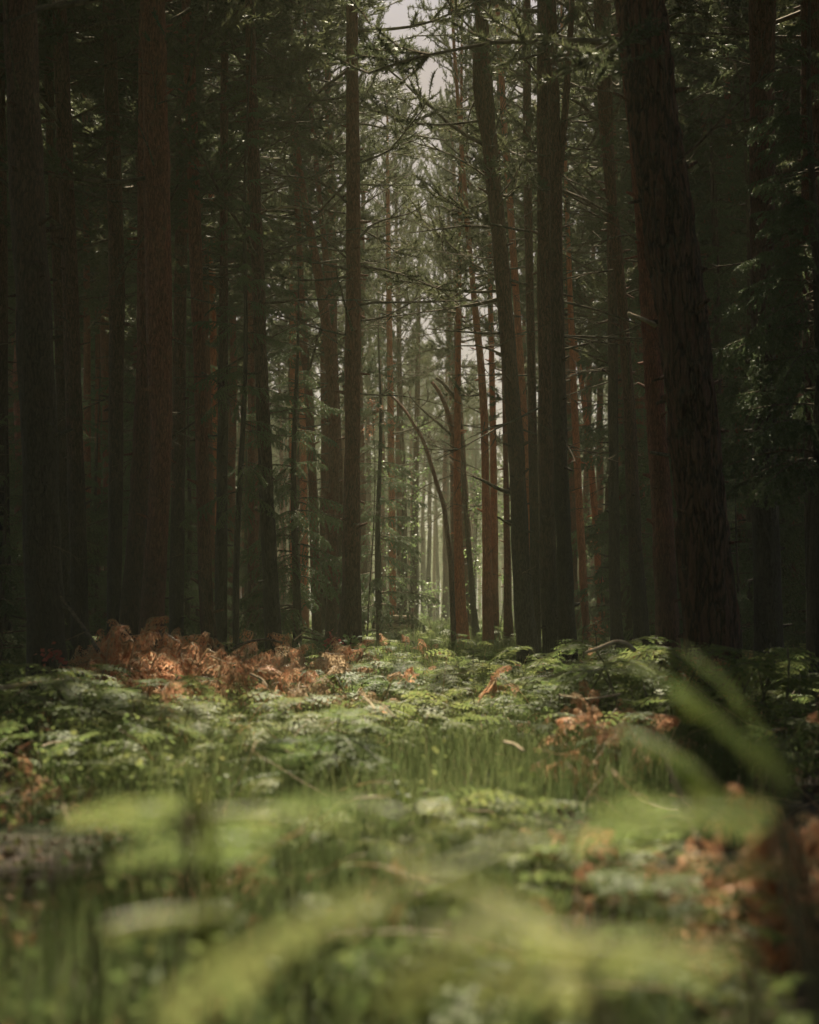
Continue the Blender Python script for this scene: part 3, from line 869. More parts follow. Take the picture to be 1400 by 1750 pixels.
used = set()
for i, (x, y) in enumerate(spots):
    pi = i % len(PROTO)
    o = PROTO[pi] if pi not in used else copy_tree(PROTO[pi])
    used.add(pi)
    o.location = (x, y, float(ground_z(x, y)[0]))
    s = rnd.uniform(.88, 1.12)
    p_ = px_of(x, y) if y > 1 else (-999 if x < 0 else 2999)
    fat = (rnd.uniform(.42, .58) if y < 58 else (rnd.uniform(.5, .68) if y > 84 else rnd.uniform(.34, .46))) if (540 < p_ < 1060 or (y > 44 and 420 < p_ < 1140)) else (.95 if 330 < p_ < 1120 else 1.25)
    if y < 16 and not (0 < p_ < 1400): fat = 1.0 if abs(x) < 4.5 else 1.4
    o.scale = (s, s, s); o.rotation_euler = (rnd.uniform(-.025, .025), rnd.uniform(-.03, .03), rnd.uniform(0, 6.28))
    off = y < 1 or not (-60 < p_ < 1480)
    for ch in list(o.children):
        if ch.type == 'MESH' and 'crown' in ch.name:
            if off or not 330 < p_ < 1120: ch.data = DENSE[i % 3]
            ch.scale = (fat, fat, ch.scale[2])
    p = px_of(x, y) if y > 1 else 0
    if i >= n_view:
        if y < 0: lab, grp = 'unseen pine added behind the viewpoint for shade', 'unseen shade pines behind the viewpoint'
        elif x < 0: lab, grp = 'unseen pine added for shade, off to the left of the view', 'unseen shade pines left of the view'
        else: lab, grp = 'unseen pine added for shade, off to the right of the view', 'unseen shade pines right of the view'
    elif y > 62:
        if 620 < p < 900: lab, grp = 'slender pine fading into pale haze down the ride', 'hazy pines down the ride'
        elif p <= 620: lab, grp = 'distant dim pine deep in the wood on the left', 'distant pines on the left'
        else: lab, grp = 'distant dim pine deep in the wood on the right', 'distant pines on the right'
    else:
        if 600 < p < 930: lab, grp = 'hazy pine standing a little way down the ride', 'middle distance pines of the ride'
        elif p <= 600: lab, grp = 'middle distance pine behind the dark left trunks', 'middle distance pines on the left'
        else: lab, grp = 'middle distance pine behind the dark right trunks', 'middle distance pines on the right'
    tag(o, lab, 'pine tree', grp)

for (p, y) in ((722, 118), (735, 96), (748, 128), (759, 84), (712, 104), (741, 140), (727, 150), (704, 92), (768, 110)):
    o = copy_tree(PROTO[int(y) % 8]); x = (p - 700) / F_PX * y
    o.location = (x, y, float(ground_z(x, y)[0])); s_ = rnd.uniform(.95, 1.15); [setattr(c, 'scale', (.55, .55, c.scale[2])) for c in o.children if 'crown' in c.name]; o.scale = (s_, s_, s_); o.rotation_euler = (0, rnd.uniform(-.015, .015), rnd.uniform(0, 6.28))
    tag(o, 'slender pine fading into pale haze down the ride', 'pine tree', 'hazy pines down the ride')
    taken.append((x, y))

# far wood beyond: reads as one mass
def far_wood():
    g = Geo()
    tr = Geo(); 
    z = np.linspace(-.3, 17, 7)
    tube(tr, np.stack([z * 0, z * 0, z], 1), .17 * (1 - .7 * z.clip(0) / 17), 6, 1, False)
    n = 850
    y = rng.uniform(125, 370, n); x = rng.uniform(-1, 1, n) * (.26 * y + 4)
    p = 700 + F_PX * x / y
    k = (np.abs(p - 738) > 60) & ((np.abs(p - 790) > 330) | (rng.uniform(0, 1, n) < .38)) | (y > 290) | (rng.uniform(0, 1, n) < .22)
    x = x[k]; y = y[k]; n = len(x)
    pos = np.stack([x, y, np.zeros(n)], 1)
    g.scatter(tr.arrays(), mats4(pos, rng.uniform(0, 6.28, n), rng.uniform(-.03, .03, n), rng.uniform(.9, 1.15, n)))
    cr = Geo()
    m = 260
    a = rng.uniform(0, 6.28, m); zz = 17 - 10 * rng.uniform(0, 1, m) ** .7; rr = np.sqrt(rng.uniform(0, 1, m)) * 1.8 * (1.1 - ((zz - 7) / 10) ** 2 * .9)
    P = np.stack([np.cos(a) * rr, np.sin(a) * rr, zz], 1)
    cr.scatter(tuft(6, .42, .13), frame_mats(P, np.stack([np.cos(a), np.sin(a), a * 0 + .5], 1), rng.uniform(.7, 1.3, m)))
    g.scatter(cr.arrays(), mats4(pos, rng.uniform(0, 6.28, n), np.zeros(n), rng.uniform(.9, 1.15, n)))
    o = obj('distant_woods', g.mesh('distant_woods', [M_NEEDLE, M_BARKR]))
    tag(o, 'far pine wood dissolving into haze beyond the end of the ride', 'woods', kind='stuff')


far_wood()

# ------------------------------------------------------------------ spruces with drooping boughs
print('spruce')
def spruce_bough_geo(seed, droop=.5, dens=1.0):
    """bough one metre long along +X, hanging side twigs clothed in short needles"""
    r = np.random.default_rng(seed)
    g = Geo()
    pts = curve([0, 0, 0], [1, 0, .12], 1.0, -droop, 9, .03, r)
    tube(g, pts, np.linspace(.012, .003, len(pts)), 4, 1, False)
    segs = [(pts[i], pts[i + 1]) for i in range(2, len(pts) - 1)]
    nt = int(26 * dens)
    for k in range(nt):
        s = .12 + .86 * (k + .5) / nt; i = min(8, int(s * 9)); f = s * 9 - i
        p = pts[i] * (1 - f) + pts[i + 1] * f
        d = pts[i + 1] - pts[i]; d /= np.linalg.norm(d)
        side = np.cross(d, [0, 0, 1]); side /= np.linalg.norm(side)
        L = (.36 * (1 - s) + .10) * r.uniform(.7, 1.2)
        dd = d * .55 + side * (1 if k % 2 else -1) * r.uniform(.45, .9) + np.array([0, 0, r.uniform(-.35, 0)])
        q = curve(p, dd, L, -1.1 * droop * 1.6, 5, .06, r)
        for j in range(5): segs.append((q[j], q[j + 1]))
    A = np.array([a for a, b in segs]); B = np.array([b for a, b in segs])
    per = 15
    n = len(A) * per
    u = r.uniform(0, 1, n); idx = np.repeat(np.arange(len(A)), per)
    P = A[idx] * (1 - u[:, None]) + B[idx] * u[:, None]
    D = (B - A)[idx]; D /= np.linalg.norm(D, axis=1)[:, None] + 1e-9
    nd = r.normal(size=(n, 3)) * .8 + D * .9; nd /= np.linalg.norm(nd, axis=1)[:, None]
    sd = np.cross(nd, r.normal(size=(n, 3))); sd /= np.linalg.norm(sd, axis=1)[:, None]
    L = r.uniform(.020, .034, n)[:, None]; w = .0055
    v = np.stack([P - sd * w, P + sd * w, P + nd * L], 1).reshape(-1, 3)
    g.add(v, np.arange(3 * n).reshape(-1, 3), 0)
    return g


BOUGH = [spruce_bough_geo(300 + i, .45 + .08 * i) for i in range(5)]
BOUGH_A = [b.arrays() for b in BOUGH]
BOUGH_M = [b.mesh('spruce_bough', [M_SPRUCE, M_TWIG]) for b in BOUGH]


def spruce(label, px, d, H, z0, R, step=.28, per=5, group='young spruces among the pines', seed=0, density=1.0, rt=None, slant=0.0, side=None):
    x = (px - 700) / F_PX * d
    gz = float(ground_z(x, d)[0])
    root = empty('spruce_tree', (x, d, gz))
    tag(root, label, 'spruce tree', group)
    r = random.Random(seed)
    g = Geo(); z = np.linspace(-.1, H, 20); rt = rt or .012 * H
    cx = slant * z + .03 * np.sin(z * 1.3 + seed)
    tube(g, np.stack([cx, .02 * np.cos(z), z], 1), rt * (1 - .9 * z.clip(0) / H), 8, 0, True, .1, seed)
    obj('trunk', g.mesh('spruce_trunk', [M_SPBARK], True), root)
    zz = z0
    k = 0
    while zz < H * .99:
        u = (zz - z0) / (H - z0)
        for j in range(per):
            az = r.uniform(0, 6.28)
            if side is not None and r.random() < .7: az = side + r.uniform(-1.1, 1.1)
            L = R * (1 - u) ** .8 * r.uniform(.6, 1.15) + .12
            if r.random() > density: continue
            b = obj('bough', BOUGH_M[r.randrange(5)], root, (float(np.interp(zz, z, cx)), 0, zz + r.uniform(-.1, .1)))
            b.rotation_euler = (r.uniform(-.2, .2), r.uniform(-.1, .3) - .35 * u, az)
            b.scale = (L, L, L)
            k += 1
            if k > 95: break
        zz += step * r.uniform(.7, 1.3)
        if k > 95: break
    return root


spruce('big drooping spruce between the curved brown pine and centre left pine', 505, 24.5, 6.0, .3, 1.35, .32, 5, seed=1)
spruce('hanging grey-green spruce just right of the centre left pine', 648, 33, 6.6, .5, 1.15, .36, 5, seed=2)
spruce('thin ragged spruce with bare lower stem and hanging twigs left of the curved pine', 405, 20.5, 8.5, 2.2, .75, .40, 5, seed=3, density=.8, rt=.045, slant=.016)
spruce('spruce with sunlit tips in the gap right of the crossing pines', 1078, 31, 5.2, .3, 1.1, .36, 5, seed=4)
spruce('shaded spruce filling the left edge behind the far left pine', 4, 19, 3.2, .2, .9, .25, 5, seed=5)
spruce('tall shaded spruce behind the thick black pine on the right', 1285, 27, 9.5, 1.5, 1.5, .45, 5, seed=6)
spruce('dim spruce in the gap between straight dark pine and double trunk', 165, 32, 5.5, .4, 1.1, .4, 5, seed=7)
spruce('shaded spruce low behind the massive leaning pine, right side', 1262, 22, 2.6, .2, .9, .25, 5, seed=8)
spruce('spruce showing pale tips between grey leaning pine and the red pine', 1030, 40, 3.0, .2, 1.0, .3, 5, seed=9)
spruce('near spruce whose sunlit boughs hang in from the right edge', 1400, 15.5, 7.0, 2.2, 1.15, .3, 5, seed=10, side=math.pi)
spruce('dark spruce behind the slim grey pine beside the double trunk', 322, 34, 6.0, .5, 1.1, .4, 5, seed=11)

# dense spruces filling the sides of the wood, others added unseen for shade
SPROTO = []
for i in range(3):
    root = empty('spruce_tree', (0, 0, 0)); r_ = np.random.default_rng(600 + i)
    H = 9.0
    g = Geo(); z = np.linspace(-.1, H, 16); tube(g, np.stack([.03 * np.sin(z), .02 * np.cos(z * 1.3), z], 1), .10 * (1 - .93 * z.clip(0) / H), 8, 0, True, .1, i)
    t_ = obj('trunk', g.mesh('side_spruce_trunk', [M_SPBARK], True), root)
    g = Geo(); nb = 105
    zz = .5 + (H - .7) * r_.uniform(0, 1, nb) ** .8
    L = (1.9 * (1 - zz / H) ** .75 + .15) * r_.uniform(.65, 1.15, nb)
    az = r_.uniform(0, 6.28, nb); pos = np.stack([zz * 0, zz * 0, zz], 1)
    w = r_.integers(0, 5, nb)
    for k in range(5):
        m = w == k
        M = mats4(pos[m], az[m], r_.uniform(-.2, .2, m.sum()), L[m])
        g.scatter(BOUGH_A[k], M)
    c_ = obj('crown', g.mesh('side_spruce_crown', [M_SPRUCE, M_TWIG]), root)
    KIDS[root.name] = [t_, c_]
    SPROTO.append(root)
k = 0; tries = 0; sp_used = set()
while k < 86 and tries < 9000:
    tries += 1
    inview = k < 42; behind = k >= 60
    y = rnd.uniform(26, 60) if inview else rnd.uniform(-12, -4) if behind else rnd.uniform(-4, 22)
    x = rnd.uniform(-15, 15)
    if inview:
        p = px_of(x, y)
        if not (-100 < p < 1500) or 470 < p < 1060 or (y < 36 and 250 < p < 1150): continue
        if not free(x, y, 1.5): continue
    else:
        if not behind and (abs(x) < 4.0 or abs(x) > 13): continue
        if y > 0 and -90 < px_of(x, y) < 1490: continue
        if not free(x, y, 1.8): continue
    taken.append((x, y))
    i = k % 3
    o = SPROTO[i] if i not in sp_used else copy_tree(SPROTO[i]); sp_used.add(i)
    s_ = rnd.uniform(.6, 1.25)
    o.location = (x, y, float(ground_z(x, y)[0])); o.scale = (s_, s_, s_); o.rotation_euler = (0, 0, rnd.uniform(0, 6.28))
    if behind: tag(o, 'unseen spruce added behind the viewpoint for shade', 'spruce tree', 'unseen shade spruces behind the viewpoint')
    elif not inview: tag(o, 'unseen spruce added for shade, off to the %s of the view' % ('left' if x < 0 else 'right'), 'spruce tree', 'unseen shade spruces %s of the view' % ('left' if x < 0 else 'right'))
    else: tag(o, 'dim spruce filling the dark wood behind the %s trunks' % ('left hand' if x < 0 else 'right hand'), 'spruce tree', 'dim spruces behind the %s trunks' % ('left hand' if x < 0 else 'right hand'))
    k += 1
print('side spruces', k)

# ------------------------------------------------------------------ young broadleaf saplings with bright leaves
def leaf_arr():
    v = np.array([[0, 0, 0], [.35, .45, .06], [0, 1, -.05], [-.35, .45, .06]])
    return v, np.array([[0, 1, 2], [0, 2, 3]]), np.zeros(2, int)


LEAF = leaf_arr()


def sapling(label, px, d, H, spread, n, mat, z0=.5, group=None, name='sapling', ls=.045, seed=0, cat='sapling', stem=.018):
    x = (px - 700) / F_PX * d
    gz = float(ground_z(x, d)[0])
    root = empty(name, (x, d, gz)); tag(root, label, cat, group)
    r = np.random.default_rng(seed)
    g = Geo()
    pts = curve([0, 0, -.05], [r.normal() * .05, r.normal() * .05, 1], H, 0, 9, .05, r)
    tube(g, pts, np.linspace(stem, .004, 10), 6, 0)
    gl = Geo(); P = []; D = []
    for k in range(n // 12 + 3):
        s = r.uniform(z0 / H, .98); i = min(8, int(s * 9)); f = s * 9 - i
        p = pts[i] * (1 - f) + pts[i + 1] * f
        az = r.uniform(0, 6.28)
        q = curve(p, [math.cos(az), math.sin(az), r.uniform(.1, .9)], spread * r.uniform(.4, 1.1) * (1.15 - .6 * s), -.2, 6, .12, r)
        tube(g, q, np.linspace(.006, .002, 7), 3, 0)
        for j in range(12):
            a = r.uniform(1, 6); ii = min(5, int(a)); ff = a - ii
            P.append(q[ii] * (1 - ff) + q[ii + 1] * ff + r.normal(size=3) * .04)
            D.append([r.normal(), r.normal(), r.normal() * .35 - .2])
    P = np.array(P); D = np.array(D)
    gl.scatter(LEAF, frame_mats(P, D, r.uniform(.7, 1.3, len(P)) * ls))
    obj('stem', g.mesh('sapling_stem', [M_TWIG], True), root)
    obj('leaves', gl.mesh('sapling_leaves', [mat]), root)
    return root


GB = 'bright leaved saplings in the ride'
sapling('bright green sapling left of the bright gap beside the lichened pine', 690, 48, 6.5, 1.0, 900, M_BRIGHT, seed=1, ls=.07, group=GB)
sapling('bright green sapling in the gap right of the orange forked pine', 806, 46, 5.0, .9, 900, M_BRIGHT, seed=2, ls=.07, group=GB)
sapling('bright green sapling left of the dark leaning pine, half behind the kinked pine', 852, 50, 5.5, 1.0, 900, M_BRIGHT, seed=3, ls=.07, group=GB)
sapling('bright green sapling far down the gap between the orange pines right', 1005, 52, 4.5, 1.0, 700, M_BRIGHT, seed=4, ls=.07, group=GB)
sapling('pale green sapling low in the centre of the bright gap', 735, 64, 2.0, 1.2, 700, M_BRIGHT, .1, seed=5, ls=.07, group=GB)
sapling('pale green sapling beside the hanging grey-green spruce', 655, 40, 4.6, .9, 600, M_BRIGHT, seed=6, ls=.055, group=GB)
sapling('sapling with orange autumn leaves in front of the slender orange pines', 1022, 24, .95, .25, 60, M_ORANGE, .4, seed=7, name='rowan_sapling')
sapling('sapling with a tuft of crimson leaves at the foot of the centre left pine', 578, 19, .62, .10, 30, M_RED, .5, seed=8, name='rowan_sapling', ls=.05)
sapling('small two leaved green seedling in front of the centre left pine foot', 606, 16, .66, .10, 20, M_BRIGHT, .55, seed=9, name='rowan_sapling', ls=.06)
sapling('single red leaved seedling right of the far left pine foot', 117, 13.5, .62, .04, 8, M_RED, .58, seed=10, name='rowan_sapling', ls=.05)
sapling('sapling holding orange leaves right of the centre left pine', 625, 30, 4.7, .4, 100, M_ORANGE, 4.0, seed=11, name='rowan_sapling', ls=.05)

# ------------------------------------------------------------------ bracken
print('bracken')
def frond_geo(L=.55, W=.42, npn=13, npl=7, stem=.35, tip=-.5, up=.5, seed=0, curl=0.0, hi=True, roll=0.0, fat=.26):
    """one bracken frond: upright stalk, then a triangular blade arching over along +Y"""
    r = np.random.default_rng(seed)
    g = Geo(); gs = Geo()
    n = 16
    # stalk then rachis
    sl = np.linspace(0, stem, 5)
    sy = .10 * stem * (sl / max(stem, 1e-3)) ** 2
    S_ = np.stack([sl * 0, sy, sl], 1)
    th = np.linspace(up, tip, n)
    step = L / n
    P = [S_[-1]]
    for k in range(n):
        P.append(P[-1] + np.array([r.normal() * .004, math.cos(th[k]), math.sin(th[k])]) * step)
    P = np.array(P)
    tube(gs, np.concatenate([S_, P[1:]]), np.concatenate([np.full(5, .0045), np.linspace(.0038, .0008, n)]), 4, 1, False)
    V = []; T = []
    for k in range(npn):
        s = (k + .35) / npn
        i = min(n - 1, int(s * n)); f = s * n - i
        p = P[i] * (1 - f) + P[i + 1] * f
        d = P[i + 1] - P[i]; d /= np.linalg.norm(d)
        prof = (1 - s) ** .85 * (.65 + .35 * min(1, s * 5))
        pl = W * .5 * prof * r.uniform(.88, 1.1) + .012
        for sg in (-1, 1):
            n0 = np.cross([1.0, 0, 0], d); side = sg * (np.array([1.0, 0, 0]) * math.cos(roll) + n0 * math.sin(roll))
            dd = side + d * (.35 + .25 * s) + np.array([0, 0, r.normal() * .10 + .08 - curl])
            dd /= np.linalg.norm(dd)
            nrm = np.cross(side, d) * sg
            m = max(3, int(npl * (.35 + .65 * prof)))
            q = p + dd[None] * (np.linspace(0, 1, m + 1)[:, None] * pl) + np.array([0, 0, -1])[None] * (np.linspace(0, 1, m + 1)[:, None] ** 2) * pl * (.18 + curl)
            wl = pl * fat
            for j in range(m):
                a = q[j]; b = q[j + 1]; e = b - a
                ww = wl * (1 - j / m) ** .7 * r.uniform(.8, 1.15) + .003
                for s2 in (-1, 1):
                    o2 = np.cross(nrm, dd); o2 /= np.linalg.norm(o2) + 1e-9
                    tipv = (a + b) / 2 + o2 * s2 * ww + dd * ww * .25 + nrm * r.normal() * .12 * ww - np.array([0, 0, curl * ww])
                    V += [a, b - e * .12, tipv]; T.append([len(V) - 3, len(V) - 2, len(V) - 1])
    g.add(np.array(V), np.array(T), 0)
    return g, gs


def plant_arr(nf, kw, seed):
    """several fronds leaning out from one crown, as one sheet of triangles"""
    r = np.random.default_rng(seed)
    g = Geo()
    for k in range(nf):
        k2 = dict(kw); k2['seed'] = seed * 7 + k
        k2['stem'] = kw['stem'] * r.uniform(.55, 1.5); k2['L'] = kw['L'] * r.uniform(.55, 1.15); k2['up'] = kw['up'] + r.uniform(-.25, .5); k2['tip'] = kw['tip'] + r.uniform(-.5, .4); k2['W'] = kw['W'] * r.uniform(.6, 1.05)
        til = r.uniform(.0, .75)
        if kw.get('curl'):
            k2['curl'] = r.uniform(.2, 1.1); k2['tip'] = r.uniform(-2.4, .1); k2['up'] = r.uniform(-.3, 1.3)
            k2['L'] *= r.uniform(.5, 1.1); k2['W'] = kw['W'] * r.uniform(.5, 1.1); k2['stem'] = kw['stem'] * r.uniform(.3, 1.3); til = r.uniform(-.3, 1.0)
        a, b = frond_geo(**k2)
        if kw.get('curl'):
            for gg in (a, b):
                gg.v = [v + np.stack([vnoise(v * 11, 5 + k), vnoise(v * 11, 6 + k), vnoise(v * 11, 7 + k)], 1).astype(np.float32) * .11 - .055 for v in gg.v]
            keep = r.uniform(0, 1, len(a.t[0])) > .35
            a.t = [a.t[0][keep]]; a.m = [a.m[0][keep]]
        M = mats4([[r.normal() * .06, r.normal() * .06, 0]], [r.uniform(0, 6.28)], [-til], [1.0])
        g.scatter(a.arrays(), M); g.scatter(b.arrays(), M)
    return g


KW_G = dict(L=.5, W=.40, npn=12, npl=7, stem=.34, tip=-.45, up=.35)
KW_LO = dict(L=.5, W=.40, npn=9, npl=4, stem=.34, tip=-.45, up=.30)
KW_D = dict(L=.42, W=.26, npn=13, npl=6, stem=.46, tip=-1.5, up=.5, curl=.7)
GREEN = [plant_arr(3, KW_G, 400 + i) for i in range(6)]
GREEN_M = [p.mesh('bracken', [M_FERN, M_STEM]) for p in GREEN]
GREEN_LO = [plant_arr(2, KW_LO, 420 + i).arrays() for i in range(6)]
RUST = [plant_arr(6, KW_D, 440 + i) for i in range(6)]
RUST_M = [p.mesh('dead_bracken', [M_RUST, M_STRAW]) for p in RUST]
STRAW_M = []
for p in RUST[:3]:
    me = p.mesh('straw_bracken', [M_STRAW, M_STRAW]); STRAW_M.append(me)
RUST_A = [p.arrays() for p in RUST]


def fern_thing(px, py, d, mesh, s, label, group, name='bracken_fern', cat='fern', lift=0, tilt=.15):
    """stands on the ground under the photo ray (px, ·) at distance d"""
    x = (px - 700) / F_PX * d
    o = obj(name, mesh, None, (x, d, float(ground_z(x, d)[0]) - .01 + lift))
    o.rotation_euler = (rnd.uniform(-tilt, tilt), rnd.uniform(-tilt, tilt), rnd.uniform(0, 6.28))
    o.scale = (s, s, s * rnd.uniform(.9, 1.1))
    tag(o, label, cat, group)
    return o


def bed(n, px0, px1, d0, d1, meshes, s0, s1, label, group, **k):
    for _ in range(n):
        d = math.sqrt(rnd.uniform(d0 * d0, d1 * d1))
        fern_thing(rnd.uniform(px0, px1), 0, d, rnd.choice(meshes), rnd.uniform(s0, s1), label, group, **k)


DB = dict(name='dead_bracken', cat='dead fern', tilt=.35)
bed(60, 590, 880, 11, 21, GREEN_M, .7, 1.05, 'bracken fern in the brightly sunlit bed in the middle of the ride', 'sunlit ferns in the middle of the ride', tilt=.12)
bed(34, 955, 1120, 10.5, 15, GREEN_M, 1.0, 1.55, 'bracken fern in the tall bank left of the massive pine foot', 'ferns before the right hand pines', tilt=.12)
bed(14, 1230, 1400, 10, 15, GREEN_M, 1.05, 1.4, 'shaded bracken fern beside the thick black pine foot', 'shaded ferns at the right edge')
bed(36, 20, 330, 8.5, 12.5, GREEN_M, .8, 1.15, 'bracken fern in the low green bank under the left pines', 'ferns of the left bank')
bed(24, 300, 660, 7, 11, GREEN_M, .6, .95, 'bracken fern in the grass in front of the rust bracken', 'ferns in the grass')
bed(90, 150, 420, 12.5, 18.5, RUST_M, .65, 1.0, 'crumpled rust coloured bracken heaped under the left pines', 'rust bracken heap', **DB)
bed(26, 180, 310, 12.5, 14.5, RUST_M, .95, 1.25, 'tall crumpled rust coloured bracken topping the heap at the double trunk', 'top of the rust bracken heap', **DB)
bed(60, 400, 610, 12.5, 19, RUST_M, .6, .95, 'dead orange bracken in the patch before the centre left pine', 'orange bracken patch', **DB)
bed(12, 460, 600, 12, 17, STRAW_M, .8, 1.15, 'bleached straw coloured bracken among the orange patch', 'straw bracken', **DB)
bed(30, 950, 1130, 8, 11, RUST_M, .45, .7, 'dead orange bracken low before the right fern bank', 'orange bracken on the right', **DB)
bed(16, 1090, 1400, 3.9, 5.0, RUST_M, .42, .6, 'blurred red-brown bracken lying near the pale stick on the right', 'near red-brown bracken', **DB)
bed(5, 880, 960, 17, 19, RUST_M, .4, .6, 'small orange dead bracken tuft between the two dark right pine feet', 'orange tuft between pine feet', **DB)
bed(3, 20, 120, 6.5, 8, RUST_M, .3, .4, 'small brown bracken lying in the shade at the left', 'brown bracken at the left', **DB)


# large near ferns, out of focus, with stalk and fronds of their own
def near_fern(label, tip_pix, d, L, n=1, s=1.0, az=None, W=.42, up=.3, tip=-.4, seed=0, roll=.5):
    """a frond whose blade begins on the photo ray tip_pix (px, py) at distance d"""
    p = at(tip_pix[0], tip_pix[1], d)
    gz = float(ground_z(p[0], d)[0])
    root = empty('bracken_fern', (p[0], p[1], gz)); tag(root, label, 'fern', 'blurred ferns close to the lens')
    for k in range(n):
        a, b = frond_geo(L=L, W=W * 1.15, npn=12, npl=7, fat=.22, stem=max(.1, p[2] - gz), up=up, tip=tip, seed=seed + k, roll=(-roll if (az or 0) > 0 else roll) + (.25 * math.sin(seed * 1.7)))
        a_az = (az if az is not None else rnd.uniform(0, 6.28)) + k * 2.1
        st = obj('stalk', b.mesh('stalk', [M_STEM, M_STEM]), root); st.rotation_euler = (0, 0, a_az)
        fr = obj('frond', a.mesh('frond', [M_FERN]), root); fr.rotation_euler = (0, 0, a_az)
    return root


# azimuth: 0 grows away from the viewer, -pi/2 to the right, +pi/2 to the left
near_fern('big blurred fern arching in from the right edge, tallest near one', (1440, 1360), 1.75, .22, az=1.0, seed=500, W=.24, up=.95, tip=.35)
near_fern('second blurred fern from the right edge, just under the tallest one', (1440, 1400), 1.6, .17, az=1.45, seed=501, W=.08, up=.15, tip=-.2)
near_fern('third blurred fern from the right edge, dim and narrow', (1450, 1490), 1.55, .15, az=1.5, seed=511, W=.10, up=.1, tip=-.1)
near_fern('pale pinkish blurred frond slanting up to the left in the lower right middle', (1130, 1640), 1.15, .17, az=1.0, seed=502, W=.055, up=.35, tip=.3)
near_fern('blurred frond along the bottom right corner', (1440, 1640), 1.05, .20, az=1.5, seed=503, W=.10, up=.12, tip=.05)
near_fern('blurred frond lying right of the bottom middle', (1160, 1690), 1.2, .15, az=1.4, seed=512, W=.07, up=.1, tip=0)
near_fern('blurred frond rising from the bottom left corner', (110, 1760), 1.05, .17, az=-1.15, seed=504, W=.075, up=.55, tip=.3)
near_fern('blurred frond rising to the middle above the bottom left one', (430, 1610), 1.2, .20, az=-1.1, seed=505, W=.085, up=.45, tip=.2)
near_fern('small dim blurred frond near the left edge low down', (60, 1600), 1.35, .12, az=-1.0, seed=513, W=.06, up=.2, tip=-.2)
near_fern('small dim blurred frond over the left grass', (400, 1385), 1.9, .13, az=1.9, seed=506, W=.07, up=.15, tip=-.2)
near_fern('blurred mid-green frond in the centre foreground', (760, 1400), 1.9, .22, az=.9, seed=507, W=.14, up=.2, tip=-.3)
near_fern('blurred green frond right of the centre foreground', (900, 1430), 1.6, .18, az=-.8, seed=508, W=.13, up=.2, tip=-.4)
near_fern('blurred green frond left of the centre foreground', (560, 1440), 2.0, .20, az=1.8, seed=509, W=.08, up=.2, tip=-.4)


near_fern('blurred fern at the right edge leaning over the tallest one, steep tip', (1440, 1380), 1.9, .24, az=.7, seed=521, W=.2, up=1.1, tip=.5)
near_fern('blurred pale frond low at the bottom, between the two bottom corners', (520, 1760), .95, .12, az=-.9, seed=531, W=.05, up=.7, tip=.3)
near_fern('blurred arching frond over the left foreground grass', (230, 1400), 1.7, .16, az=-1.3, seed=532, W=.045, up=.15, tip=-.35)
near_fern('faint blurred fern low between the right edge fronds', (1330, 1380), 1.85, .16, az=.9, seed=522, W=.16, up=.8, tip=.2)


# the rest of the bracken, uncountable
def understorey():
    g = Geo()
    def strew(n, d0, d1, lo, hi, s0, s1, arrs, p0=-80, p1=1480, keep=None):
        d = np.sqrt(rng.uniform(d0 * d0, d1 * d1, n)); p = rng.uniform(p0, p1, n)
        x = (p - 700) / F_PX * d
        nz = vnoise(np.stack([x * .55, d * .55, x * 0 + 3], 1), 9)
        k = (nz > lo) & (nz < hi)
        if keep is not None: k &= keep(p, d)
        x = x[k]; d = d[k]
        pos = np.stack([x, d, ground_z(x, d) - .01], 1)
        w = rng.integers(0, len(arrs), len(x))
        for i in range(len(arrs)):
            m = w == i
            g.scatter(arrs[i], mats4(pos[m], rng.uniform(0, 6.28, m.sum()), rng.uniform(-.45, .45, m.sum()), rng.uniform(s0, s1, m.sum())))
    notpatch = lambda p, d: ~((p > 840) & (p < 990) & (d > 14) & (d < 24)) & ~((d > 22) & (p > 700) & (p < 770) & (rng.uniform(0, 1, len(d)) < .5))
    strew(1300, 7.5, 22, .46, 1, .45, .85, GREEN_LO, keep=notpatch)
    strew(900, 20, 60, .3, 1, .7, 1.1, GREEN_LO, keep=notpatch)
    strew(150, 2.6, 6.5, .45, 1, .3, .6, GREEN_LO, p0=420)
    strew(200, 5, 8, .45, 1, .3, .6, GREEN_LO)
    o = obj('bracken_undergrowth', g.mesh('bracken_undergrowth', [M_FERN, M_STEM]))
    tag(o, 'mass of low green bracken covering the forest floor', 'undergrowth', kind='stuff')
    g = Geo()
    strew(260, 5, 30, .45, 1, .4, .8, RUST_A, keep=notpatch)
    strew(45, 2.0, 6, .5, 1, .2, .35, RUST_A)
    o = obj('dead_undergrowth', g.mesh('dead_undergrowth', [M_RUST, M_STRAW]))
    tag(o, 'scattered brown dead bracken among the green on the forest floor', 'undergrowth', kind='stuff')


understorey()


